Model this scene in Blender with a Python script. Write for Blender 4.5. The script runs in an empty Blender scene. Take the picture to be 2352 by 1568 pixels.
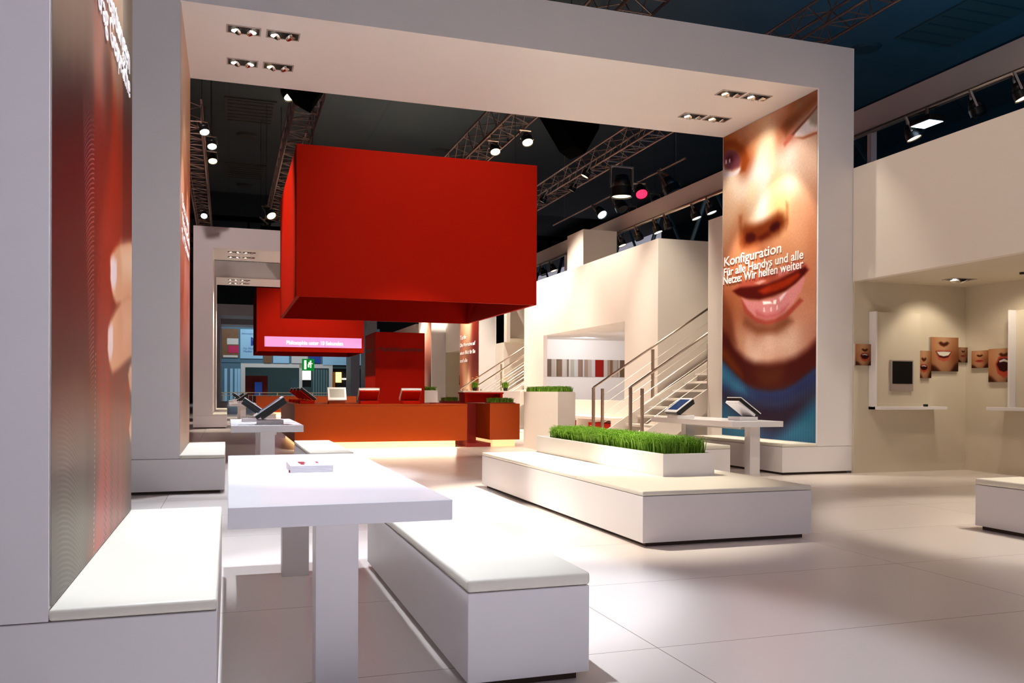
import bpy, bmesh, math, random
import numpy as np
from mathutils import Vector, Matrix, Euler

S = bpy.context.scene
COL = S.collection
random.seed(7)

# ---------------------------------------------------------------- camera
FPX, CYPX, EYE = 1967.154, 906.661, 1.17
yaw, pitch, roll = 0.320055, -0.0038116, 0.0041387
cam = bpy.data.cameras.new('camera')
cam.sensor_width = 36.0
cam.lens = FPX / 2352 * 36.0
cam.shift_y = (CYPX - 784) / 2352
cam.clip_end = 300
cam_o = bpy.data.objects.new('camera', cam)
fw = Vector((math.sin(yaw) * math.cos(pitch), math.cos(yaw) * math.cos(pitch), math.sin(pitch)))
r0 = Vector((math.cos(yaw), -math.sin(yaw), 0))
u0 = r0.cross(fw)
rr = r0 * math.cos(roll) + u0 * math.sin(roll)
uu = -r0 * math.sin(roll) + u0 * math.cos(roll)
cam_o.matrix_world = Matrix(((rr.x, uu.x, -fw.x, 0), (rr.y, uu.y, -fw.y, 0), (rr.z, uu.z, -fw.z, EYE), (0, 0, 0, 1)))
COL.objects.link(cam_o)
S.camera = cam_o

# ---------------------------------------------------------------- view, world
S.view_settings.view_transform = 'Standard'
S.view_settings.look = 'None'
S.view_settings.gamma = 1.0
S.view_settings.use_curve_mapping = False
S.view_settings.exposure = 0.0

W = bpy.data.worlds.new('hall_light')
S.world = W
W.use_nodes = True
wb = W.node_tree.nodes['Background']
wb.inputs[0].default_value = (0.76, 0.725, 0.88, 1)
wb.inputs[1].default_value = 0.38

# ---------------------------------------------------------------- lights of the hall rig and added fills
def spot(name, loc, target, watts, deg, col=(1, 1, 1), blend=0.4, size=0.08):
    l = bpy.data.lights.new(name, 'SPOT')
    l.energy = watts; l.color = col; l.spot_size = math.radians(deg); l.spot_blend = blend; l.shadow_soft_size = size
    o = bpy.data.objects.new(name, l)
    o.location = loc
    o.rotation_euler = (Vector(target) - Vector(loc)).to_track_quat('-Z', 'Y').to_euler()
    COL.objects.link(o)
    return o

def area(name, loc, target, watts, sx, sy, col=(1, 1, 1)):
    l = bpy.data.lights.new(name, 'AREA')
    l.energy = watts; l.color = col; l.shape = 'RECTANGLE'; l.size = sx; l.size_y = sy
    o = bpy.data.objects.new(name, l)
    o.location = loc
    o.rotation_euler = (Vector(target) - Vector(loc)).to_track_quat('-Z', 'Y').to_euler()
    COL.objects.link(o)
    return o

WARM = (1.0, 0.83, 0.65)
CREAM = (1.0, 0.90, 0.74)
COOL = (0.82, 0.89, 1.0)
LILAC = (0.80, 0.83, 1.0)
# unseen lamp added behind the camera; its floor bounce fills the fronts from below
spot('front_bounce_fill', (1.8, -0.6, 8.5), (1.8, -0.4, 0.0), 9500, 38, LILAC, 0.5, 0.2)
# key light on the island bench and the floor before it
spot('island_key_light', (0.2, 9.4, 9.0), (2.95, 6.9, 0.2), 5000, 20, CREAM, 0.6)
spot('island_top_light', (4.4, 7.2, 9.5), (3.75, 8.7, 0.5), 10500, 25, CREAM, 0.7)
spot('aisle_fill', (3.2, 15.4, 8.2), (2.7, 12.2, 0.0), 500, 44, CREAM, 0.7)  # added fill from behind, brightens the floor under the big portal
spot('front_right_fill', (4.4, 6.3, 8.8), (7.4, 10.5, 1.0), 700, 24, CREAM, 0.7)  # added fill for the right-hand table, not a visible lamp
# floor between the tables
spot('floor_key_light', (-0.6, 7.4, 9.0), (0.5, 7.4, 0.0), 2300, 34, COOL, 0.5)
# long white wall on the right and its stairwell
spot('wall_wash_light', (6.9, 23.4, 7.9), (8.66, 22.6, 2.6), 4600, 72, CREAM, 0.8)
spot('wall_wash_light', (6.9, 19.0, 7.9), (8.66, 18.6, 2.8), 2200, 62, CREAM, 0.8)
spot('stair_light', (6.8, 15.2, 7.4), (8.8, 15.8, 1.6), 1500, 50, CREAM, 0.8)
spot('stair_light', (7.2, 26.0, 7.4), (7.8, 26.5, 0.8), 2200, 60, CREAM, 0.8)
# gallery fascia at the right
spot('fascia_wash_light', (3.4, 7.6, 8.5), (8.7, 8.0, 3.6), 500, 60, WARM, 0.8)
# red box and counter
spot('far_portal_fill', (-0.6, 15.0, 8.2), (-0.2, 28.0, 3.6), 1500, 40, (1.0, 0.80, 0.77), 0.7)  # added pinkish fill on the far portal, stands in for red bounce
spot('box_side_light', (-4.0, 19.4, 7.4), (1.3, 20.0, 4.4), 2000, 50, (1.0, 0.80, 0.45), 0.6)
spot('box_front_light', (4.0, 12.6, 9.6), (4.2, 17.3, 4.0), 800, 70, WARM, 0.9)
spot('counter_light', (3.6, 13.1, 6.4), (3.4, 17.4, 0.0), 1150, 42, WARM, 0.7)
spot('planter_light', (3.2, 14.2, 6.4), (5.9, 15.8, 0.6), 2600, 24, CREAM, 0.7)
# blue work light high on the right, washes the ceiling
spot('blue_wall_light', (13.6, 9.0, 5.2), (24.0, 14.0, 7.0), 1500, 110, (0.05, 0.42, 0.75), 0.8)
spot('blue_work_light', (14.6, 12.5, 5.0), (16.5, 16.0, 11.0), 2200, 140, (0.04, 0.36, 0.75), 0.8)
# far half of the stand
spot('far_stand_light', (3.6, 38.4, 9.0), (3.6, 41.0, 0.5), 1300, 80, CREAM, 0.7)
spot('far_stand_light', (4.5, 27.0, 8.0), (8.66, 33.5, 2.5), 7000, 70, CREAM, 0.7)

# ---------------------------------------------------------------- helpers
def lin(c):
    return tuple(((v / 12.92) if v <= 0.04045 else ((v + 0.055) / 1.055) ** 2.4) for v in [x / 255.0 for x in c])

def mat(name, rgb, rough=0.5, metal=0.0, emis=None, estr=0.0, noise=0.03, scale=6.0, bump=0.0, coat=0.0, spec=0.5, alpha=1.0):
    m = bpy.data.materials.new(name)
    m.use_nodes = True
    nt = m.node_tree
    b = nt.nodes['Principled BSDF']
    c = lin(rgb)
    b.inputs['Base Color'].default_value = (*c, 1)
    b.inputs['Roughness'].default_value = rough
    b.inputs['Metallic'].default_value = metal
    b.inputs['Specular IOR Level'].default_value = spec
    if coat:
        b.inputs['Coat Weight'].default_value = coat
        b.inputs['Coat Roughness'].default_value = 0.08
    tc = nt.nodes.new('ShaderNodeTexCoord')
    if noise > 0:
        n = nt.nodes.new('ShaderNodeTexNoise'); n.inputs['Scale'].default_value = scale
        nt.links.new(tc.outputs['Object'], n.inputs['Vector'])
        r = nt.nodes.new('ShaderNodeMapRange')
        r.inputs['To Min'].default_value = 1 - noise; r.inputs['To Max'].default_value = 1 + noise
        nt.links.new(n.outputs['Fac'], r.inputs['Value'])
        mx = nt.nodes.new('ShaderNodeVectorMath'); mx.operation = 'SCALE'
        mx.inputs[0].default_value = c
        nt.links.new(r.outputs['Result'], mx.inputs['Scale'])
        nt.links.new(mx.outputs['Vector'], b.inputs['Base Color'])
    if bump > 0:
        n2 = nt.nodes.new('ShaderNodeTexNoise'); n2.inputs['Scale'].default_value = 90
        nt.links.new(tc.outputs['Object'], n2.inputs['Vector'])
        bp = nt.nodes.new('ShaderNodeBump'); bp.inputs['Strength'].default_value = bump; bp.inputs['Distance'].default_value = 0.004
        nt.links.new(n2.outputs['Fac'], bp.inputs['Height'])
        nt.links.new(bp.outputs['Normal'], b.inputs['Normal'])
    if emis:
        b.inputs['Emission Color'].default_value = (*lin(emis), 1)
        b.inputs['Emission Strength'].default_value = estr
    return m

M = {}
M['white'] = mat('white_laminate', (238, 233, 234), 0.42, noise=0.012, scale=2, bump=0.02)
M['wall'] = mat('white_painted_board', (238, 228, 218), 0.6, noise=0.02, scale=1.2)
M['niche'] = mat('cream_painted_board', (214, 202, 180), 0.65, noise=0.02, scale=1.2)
M['gloss'] = mat('gloss_white_tabletop', (238, 236, 240), 0.22, noise=0.005)
M['leather'] = mat('cream_leatherette', (236, 230, 216), 0.45, noise=0.015, scale=9, bump=0.12)
M['gap'] = mat('dark_shadow_gap', (62, 46, 34), 0.7)
M['red'] = mat('vermilion_lacquer', (186, 22, 0), 0.7, noise=0.012, scale=1.5, spec=0.1)
M['redcounter'] = mat('orange_red_lacquer', (172, 66, 0), 0.4, noise=0.012, scale=1.5, spec=0.3)
M['darkred'] = mat('deep_red_lacquer', (140, 22, 10), 0.4)
M['chrome'] = mat('brushed_steel', (196, 180, 165), 0.3, 1.0, noise=0.02, scale=30)
M['truss'] = mat('truss_aluminium', (150, 122, 112), 0.45, 0.6, noise=0.05)
M['truss_blue'] = mat('blue_painted_steel', (30, 66, 84), 0.5, 0.3, noise=0.05)
M['black'] = mat('black_plastic', (14, 14, 16), 0.4)
M['blackcloth'] = mat('black_molton_cloth', (3, 3, 3), 0.95, noise=0.1, spec=0.02)
M['blackgloss'] = mat('black_glass', (5, 5, 9), 0.3, spec=0.2)
M['screen'] = mat('grey_blue_screen', (40, 58, 96), 0.12, emis=(60, 84, 140), estr=0.25)
M['screengrey'] = mat('grey_screen', (120, 116, 106), 0.25)
M['lens'] = mat('lit_lens', (255, 255, 255), 0.2, emis=(255, 246, 232), estr=3.5, noise=0)
M['lenswarm'] = mat('warm_lit_lens', (250, 230, 200), 0.2, emis=(255, 225, 180), estr=3.0, noise=0)
M['lensblue'] = mat('blue_white_lit_lens', (240, 246, 255), 0.2, emis=(205, 235, 255), estr=8.0, noise=0)
M['lensred'] = mat('red_gel_lens', (200, 20, 60), 0.2, emis=(255, 40, 90), estr=1.6, noise=0)
M['reflector'] = mat('mirror_reflector', (225, 220, 214), 0.12, 1.0, noise=0)
M['cavity'] = mat('black_lamp_cavity', (22, 18, 15), 0.7)
M['trim'] = mat('grey_lamp_trim', (176, 162, 156), 0.4, 0.3)
M['grass'] = mat('fresh_grass', (122, 166, 52), 0.55, noise=0.35, scale=24, spec=0.25)
M['soil'] = mat('dark_soil', (34, 38, 14), 0.9, noise=0.3, scale=60)
M['text'] = mat('white_print', (250, 244, 244), 0.5, emis=(255, 250, 250), estr=0.04, noise=0)  # lettering gets a faint own glow although it is not lit from inside
M['darktext'] = mat('dark_red_lettering', (88, 14, 10), 0.5, noise=0)
M['pink'] = mat('pink_lit_display', (214, 150, 206), 0.4, emis=(222, 148, 206), estr=0.75, noise=0.02)
M['glow'] = mat('warm_light_strip', (255, 230, 190), 0.4, emis=(255, 206, 140), estr=1.1, noise=0)
M['green'] = mat('green_exit_sign', (0, 120, 40), 0.4, emis=(0, 140, 50), estr=0.8, noise=0)
M['lit'] = mat('lit_white_panel', (255, 250, 230), 0.4, emis=(255, 248, 226), estr=1.2, noise=0)
M['litamber'] = mat('amber_lit_panel', (255, 220, 150), 0.4, emis=(255, 214, 140), estr=1.6, noise=0)
M['boothblue'] = mat('blue_grey_booth_wall', (92, 124, 142), 0.7, noise=0.06, emis=(70, 100, 118), estr=0.05)  # booth walls, frame and rail get a faint own glow in place of lighting
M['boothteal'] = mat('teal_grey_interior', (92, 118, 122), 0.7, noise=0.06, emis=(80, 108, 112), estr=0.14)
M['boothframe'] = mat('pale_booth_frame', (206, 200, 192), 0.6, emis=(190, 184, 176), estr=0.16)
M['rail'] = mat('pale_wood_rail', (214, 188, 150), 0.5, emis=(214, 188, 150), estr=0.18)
M['booktop'] = mat('white_paper', (244, 240, 244), 0.5, noise=0.01)
M['redprint'] = mat('red_print', (150, 40, 48), 0.5)
M['orange'] = mat('orange_petals', (230, 130, 40), 0.5)
M['blueprint'] = mat('blue_print', (36, 70, 150), 0.5, emis=(30, 60, 140), estr=0.15)  # far prints from here on glow faintly by themselves, in place of lighting
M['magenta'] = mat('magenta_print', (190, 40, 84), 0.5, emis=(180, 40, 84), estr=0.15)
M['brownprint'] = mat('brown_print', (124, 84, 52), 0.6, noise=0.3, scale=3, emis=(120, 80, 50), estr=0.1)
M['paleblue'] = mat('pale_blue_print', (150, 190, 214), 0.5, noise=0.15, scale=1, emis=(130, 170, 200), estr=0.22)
M['halldark'] = mat('dark_teal_hall_wall', (30, 38, 42), 0.9, noise=0.1, scale=0.5, spec=0.1)
M['roofblack'] = mat('black_void_panel', (5, 5, 6), 0.9, noise=0)

def vcol_mat(name, rough=0.35, estr=0.0):
    m = bpy.data.materials.new(name); m.use_nodes = True
    nt = m.node_tree; b = nt.nodes['Principled BSDF']
    a = nt.nodes.new('ShaderNodeVertexColor'); a.layer_name = 'print'
    nt.links.new(a.outputs['Color'], b.inputs['Base Color'])
    b.inputs['Roughness'].default_value = rough
    b.inputs['Specular IOR Level'].default_value = 0.15
    if estr:
        nt.links.new(a.outputs['Color'], b.inputs['Emission Color'])
        b.inputs['Emission Strength'].default_value = estr
    return m
M['print'] = vcol_mat('printed_picture', 0.4)

# floor: large glossy panels with hairline seams
def floor_mat():
    m = bpy.data.materials.new('white_floor_panels'); m.use_nodes = True
    nt = m.node_tree; b = nt.nodes['Principled BSDF']
    tc = nt.nodes.new('ShaderNodeTexCoord')
    mp = nt.nodes.new('ShaderNodeMapping'); mp.inputs['Location'].default_value = (-1.87 + 25, -1.23 + 25, 0)
    nt.links.new(tc.outputs['Object'], mp.inputs['Vector'])
    br = nt.nodes.new('ShaderNodeTexBrick')
    br.offset = 0.0; br.inputs['Scale'].default_value = 1.0
    br.inputs['Brick Width'].default_value = 2.5; br.inputs['Row Height'].default_value = 1.24
    br.inputs['Mortar Size'].default_value = 0.0022; br.inputs['Mortar Smooth'].default_value = 0.2
    br.inputs['Color1'].default_value = (*lin((236, 226, 220)), 1); br.inputs['Color2'].default_value = (*lin((238, 227, 221)), 1)
    br.inputs['Mortar'].default_value = (*lin((120, 100, 92)), 1)
    nt.links.new(mp.outputs['Vector'], br.inputs['Vector'])
    n = nt.nodes.new('ShaderNodeTexNoise'); n.inputs['Scale'].default_value = 0.7; n.inputs['Detail'].default_value = 5
    nt.links.new(tc.outputs['Object'], n.inputs['Vector'])
    r = nt.nodes.new('ShaderNodeMapRange'); r.inputs['To Min'].default_value = 0.25; r.inputs['To Max'].default_value = 0.28
    nt.links.new(n.outputs['Fac'], r.inputs['Value'])
    nt.links.new(r.outputs['Result'], b.inputs['Roughness'])
    nt.links.new(br.outputs['Color'], b.inputs['Base Color'])
    return m
M['floor'] = floor_mat()

def ceil_mat():
    m = bpy.data.materials.new('dark_hall_ceiling'); m.use_nodes = True
    nt = m.node_tree; b = nt.nodes['Principled BSDF']
    tc = nt.nodes.new('ShaderNodeTexCoord')
    n = nt.nodes.new('ShaderNodeTexNoise'); n.inputs['Scale'].default_value = 0.35; n.inputs['Detail'].default_value = 6
    nt.links.new(tc.outputs['Object'], n.inputs['Vector'])
    br = nt.nodes.new('ShaderNodeTexBrick'); br.offset = 0
    br.inputs['Scale'].default_value = 1; br.inputs['Brick Width'].default_value = 5.2; br.inputs['Row Height'].default_value = 5.2
    br.inputs['Mortar Size'].default_value = 0.03
    br.inputs['Color1'].default_value = (1, 1, 1, 1); br.inputs['Color2'].default_value = (0.92, 0.92, 0.92, 1); br.inputs['Mortar'].default_value = (0.7, 0.7, 0.7, 1)
    nt.links.new(tc.outputs['Object'], br.inputs['Vector'])
    cr = nt.nodes.new('ShaderNodeValToRGB')
    cr.color_ramp.elements[0].position = 0.3; cr.color_ramp.elements[0].color = (0.024, 0.031, 0.034, 1)
    cr.color_ramp.elements[1].position = 0.8; cr.color_ramp.elements[1].color = (0.038, 0.046, 0.047, 1)
    nt.links.new(n.outputs['Fac'], cr.inputs['Fac'])
    mx = nt.nodes.new('ShaderNodeMix'); mx.data_type = 'RGBA'; mx.blend_type = 'MULTIPLY'; mx.inputs[0].default_value = 1
    nt.links.new(cr.outputs['Color'], mx.inputs[6]); nt.links.new(br.outputs['Color'], mx.inputs[7])
    nt.links.new(mx.outputs[2], b.inputs['Base Color'])
    b.inputs['Roughness'].default_value = 0.9
    return m
M['ceiling'] = ceil_mat()

def box_bm(bm, x0, x1, y0, y1, z0, z1, bev=0.0, seg=2):
    r = bmesh.ops.create_cube(bm, size=1.0)
    vs = r['verts']
    for v in vs:
        v.co.x = x0 if v.co.x < 0 else x1
        v.co.y = y0 if v.co.y < 0 else y1
        v.co.z = z0 if v.co.z < 0 else z1
    if bev > 0:
        es = list({e for v in vs for e in v.link_edges})
        bmesh.ops.bevel(bm, geom=es, offset=bev, segments=seg, affect='EDGES', profile=0.6)
    return vs

def cyl_bm(bm, p0, p1, r0_, r1_=None, n=12, cap=True):
    r1_ = r0_ if r1_ is None else r1_
    p0 = Vector(p0); p1 = Vector(p1); d = p1 - p0
    q = d.to_track_quat('Z', 'Y').to_matrix().to_4x4()
    m_ = Matrix.Translation((p0 + p1) / 2) @ q
    bmesh.ops.create_cone(bm, cap_ends=cap, cap_tris=False, segments=n, radius1=r0_, radius2=r1_, depth=d.length, matrix=m_)

def link(name, bm, m, parent=None, smooth=False):
    me = bpy.data.meshes.new(name)
    if smooth:
        for f in bm.faces: f.smooth = True
    bm.to_mesh(me); bm.free()
    me.materials.append(m)
    o = bpy.data.objects.new(name, me)
    COL.objects.link(o)
    if parent: o.parent = parent
    return o

def box(name, x0, x1, y0, y1, z0, z1, m, parent=None, bev=0.003, seg=1):
    bm = bmesh.new(); box_bm(bm, x0, x1, y0, y1, z0, z1, bev, seg)
    return link(name, bm, m, parent)

def boxes(name, lst, m, parent=None, bev=0.0):
    bm = bmesh.new()
    for b in lst: box_bm(bm, *b, bev, 1)
    return link(name, bm, m, parent)

def empty(name, loc=(0, 0, 0), rz=0):
    o = bpy.data.objects.new(name, None); o.location = loc; o.rotation_euler = (0, 0, rz)
    o.empty_display_size = 0.2
    COL.objects.link(o); return o

def tag(o, label=None, cat=None, group=None, kind=None):
    if label: o['label'] = label
    if cat: o['category'] = cat
    if group: o['group'] = group
    if kind: o['kind'] = kind
    return o

def struct(o): o['kind'] = 'structure'; return o

def dup(root, loc=None, rz=None, label=None, group=None):
    r = root.copy(); COL.objects.link(r)
    if loc is not None: r.location = loc
    if rz is not None: r.rotation_euler = (0, 0, rz)
    if label: r['label'] = label
    if group: r['group'] = group
    for ch in list(root.children):
        if ch.name.startswith('hanger_rod'): continue
        c = ch.copy(); COL.objects.link(c); c.parent = r
        for g in list(ch.children):
            d = g.copy(); COL.objects.link(d); d.parent = c
    return r

def text_obj(name, body, size, m, parent, mw, offset=0.0, width=None, align='LEFT'):
    cu = bpy.data.curves.new(name, 'FONT'); cu.body = body; cu.size = size; cu.extrude = 0.002; cu.offset = offset
    cu.align_x = align
    t = bpy.data.objects.new(name + '_tmp', cu); COL.objects.link(t)
    bpy.context.view_layer.update()
    me = bpy.data.meshes.new_from_object(t.evaluated_get(bpy.context.evaluated_depsgraph_get()))
    COL.objects.unlink(t); bpy.data.objects.remove(t)
    if width:
        xs = [v.co.x for v in me.vertices]; w = max(xs) - min(xs); x0 = min(xs)
        for v in me.vertices: v.co.x = (v.co.x - (x0 if align == 'LEFT' else 0)) * width / w
    me.transform(mw)
    me.materials.clear(); me.materials.append(m)
    o = bpy.data.objects.new(name, me); COL.objects.link(o); o.parent = parent
    return o

# matrices that stand text up: on a wall facing -Y, +X or -X
def on_minus_y(x, y, z): return Matrix(((1, 0, 0, x), (0, 0, -1, y), (0, 1, 0, z), (0, 0, 0, 1)))
def on_minus_x(x, y, z): return Matrix(((0, 0, -1, x), (-1, 0, 0, y), (0, 1, 0, z), (0, 0, 0, 1)))
def on_plus_x(x, y, z): return Matrix(((0, 0, 1, x), (1, 0, 0, y), (0, 1, 0, z), (0, 0, 0, 1)))

# ---------------------------------------------------------------- printed pictures
def srgb_lin(a):
    a = np.clip(a / 255.0, 0, 1)
    return np.where(a <= 0.04045, a / 12.92, ((a + 0.055) / 1.055) ** 2.4)

def kernel_field(P, cols, sig, aspect=1.0):
    C = np.array(cols, dtype=float)
    out = np.zeros((len(P), 3)); wsum = np.zeros(len(P))
    # adaptive widths: half the distance to the third nearest sample
    D = np.sqrt(((C[:, None, :2] - C[None, :, :2]) ** 2).sum(-1)); D.sort(axis=1)
    s = np.clip(D[:, min(3, len(C) - 1)] * 0.52, sig * 0.4, sig * 1.8)
    for i in range(len(C)):
        d2 = ((P[:, 0] - C[i, 0]) * aspect) ** 2 + (P[:, 1] - C[i, 1]) ** 2
        w = np.exp(-d2 / (2 * s[i] ** 2)) + 1e-5 / (0.05 + d2)
        out += w[:, None] * C[i, 2:5]; wsum += w
    return out / wsum[:, None]

def poly_sd(P, poly):
    V = np.array(poly, dtype=float); n = len(V)
    d = np.full(len(P), 1e9); inside = np.zeros(len(P), bool)
    for i in range(n):
        a = V[i]; b = V[(i + 1) % n]; e = b - a; w = P - a
        t = np.clip((w @ e) / max(e @ e, 1e-12), 0, 1)
        q = w - t[:, None] * e
        d = np.minimum(d, (q ** 2).sum(1))
        c = (a[1] > P[:, 1]) != (b[1] > P[:, 1])
        xx = (b[0] - a[0]) * (P[:, 1] - a[1]) / (b[1] - a[1] + 1e-12) + a[0]
        inside ^= c & (P[:, 0] < xx)
    d = np.sqrt(d)
    return np.where(inside, -d, d)

def over(base, P, poly, col, f):
    sd = poly_sd(P, poly)
    t = np.clip(0.5 - sd / (2 * f), 0, 1); t = t * t * (3 - 2 * t)
    return base * (1 - t[:, None]) + np.array(col, float) * t[:, None]

def picture(name, x, facing, ya, yb, za, zb, nu, nv, paint, m, label, cat='poster', depth=0.012, parent=None, group=None, axis='x'):
    """flat print on a thin board; plane x=const (or y=const when axis='y')"""
    uu_ = np.linspace(ya, yb, nu); vv_ = np.linspace(za, zb, nv)
    U, V = np.meshgrid(uu_, vv_); P = np.stack([U.ravel(), V.ravel()], 1)
    cols = srgb_lin(paint(P))
    n = nu * nv
    if axis == 'x':
        co = np.stack([np.full(n, x), P[:, 0], P[:, 1]], 1)
    else:
        co = np.stack([P[:, 0], np.full(n, x), P[:, 1]], 1)
    i = np.arange(nu - 1); j = np.arange(nv - 1); I, J = np.meshgrid(i, j)
    a = (J * nu + I).ravel(); quads = np.stack([a, a + 1, a + 1 + nu, a + nu], 1)
    if (axis == 'x' and facing < 0) or (axis == 'y' and facing > 0): quads = quads[:, ::-1]
    # rim and back
    k = 0 if axis == 'x' else 1
    corners = [0, nu - 1, n - 1, n - nu]
    back = co[corners].copy(); back[:, k] -= facing * depth
    allco = np.vstack([co, back])
    bidx = [n, n + 1, n + 2, n + 3]
    faces = quads.tolist()
    for q in range(4):
        c0, c1 = corners[q], corners[(q + 1) % 4]
        faces.append([c0, bidx[q], bidx[(q + 1) % 4], c1])
    faces.append(bidx)
    me = bpy.data.meshes.new(name)
    me.from_pydata(allco.tolist(), [], faces)
    ca = me.color_attributes.new('print', 'FLOAT_COLOR', 'POINT')
    rgba = np.ones((n + 4, 4), dtype=np.float32); rgba[:n, :3] = cols; rgba[n:, :3] = 0.75
    ca.data.foreach_set('color', rgba.ravel())
    me.materials.append(m); me.update()
    o = bpy.data.objects.new(name, me); COL.objects.link(o)
    if parent: o.parent = parent
    if label: tag(o, label, cat, group)
    return o

FACE_COLS=[[10.34,5.56,150,90,60],[10.64,5.45,115,55,25],[10.94,5.37,145,75,30],[11.15,5.25,150,80,45],[10.54,5.5,170,110,80],[10.74,5.3,175,150,130],[12.33,5.5,185,130,105],[11.84,5.41,215,165,130],[11.27,5.51,200,145,115],[11.58,5.13,255,235,200],[11.96,5.27,205,140,95],[12.75,5.45,150,75,20],[12.46,5.3,170,90,35],[12.27,5.14,150,70,30],[12.13,4.96,145,60,25],[12.3,4.88,125,45,15],[11.21,4.99,190,110,85],[11.15,5.08,165,90,65],[10.92,5.11,185,110,90],[11.71,4.92,252,250,235],[11.6,4.69,250,255,255],[11.89,4.69,248,252,255],[12.32,4.58,248,238,228],[12.45,4.72,250,235,215],[12.69,4.77,240,215,190],[11.48,4.87,255,235,190],[11.02,4.71,248,250,245],[11.21,4.86,255,250,235],[11.71,4.3,255,246,230],[11.65,4.01,240,235,235],[11.26,4.4,245,220,170],[11.42,4.1,228,188,135],[11.95,4.42,250,225,180],[11.95,4.14,225,198,172],[11.25,4.07,225,180,125],[10.94,4.46,242,218,195],[10.63,4.71,235,200,180],[10.45,4.72,225,185,160],[10.53,4.24,215,172,148],[10.72,3.9,205,152,118],[10.42,3.71,190,125,95],[10.43,4.02,195,135,105],[12.58,4.27,228,198,168],[12.78,3.86,205,155,122],[12.74,4.37,225,185,150],[12.32,4.07,215,160,120],[12.36,3.82,190,120,80],[12.44,3.58,205,138,102],[11.36,3.35,215,155,115],[10.82,3.49,215,158,120],[10.72,3.25,205,145,110],[10.42,3.2,190,120,85],[11.82,3.35,190,118,80],[12.77,3.26,185,115,80],[12.57,3.09,170,95,65],[10.44,2.89,190,120,88],[11.58,3.21,180,100,70],[10.98,3.22,200,130,95],[12.77,2.82,145,80,50],[12.7,2.51,120,62,38],[12.43,2.53,165,95,62],[12.7,2.33,105,50,28],[12.43,2.2,178,115,85],[12.77,2.19,80,22,15],[12.05,2.35,150,85,60],[11.75,2.21,125,70,48],[11.35,2.23,140,85,60],[11.13,2.31,150,95,65],[10.76,2.48,185,125,100],[10.49,2.71,190,120,90],[10.49,2.2,200,142,118],[10.92,2.26,190,130,105],[12.3,2.05,205,155,130],[12.05,1.96,232,198,178],[11.46,1.93,244,220,204],[10.91,2.03,236,208,190],[11.75,1.88,240,212,194],[11.18,1.92,242,214,198],[11.81,2.09,200,148,122],[11.57,1.79,200,150,125],[10.71,1.89,200,150,128],[12.3,1.9,185,130,100],[10.38,2.06,160,100,80],[11.23,1.75,180,125,100]]
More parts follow.
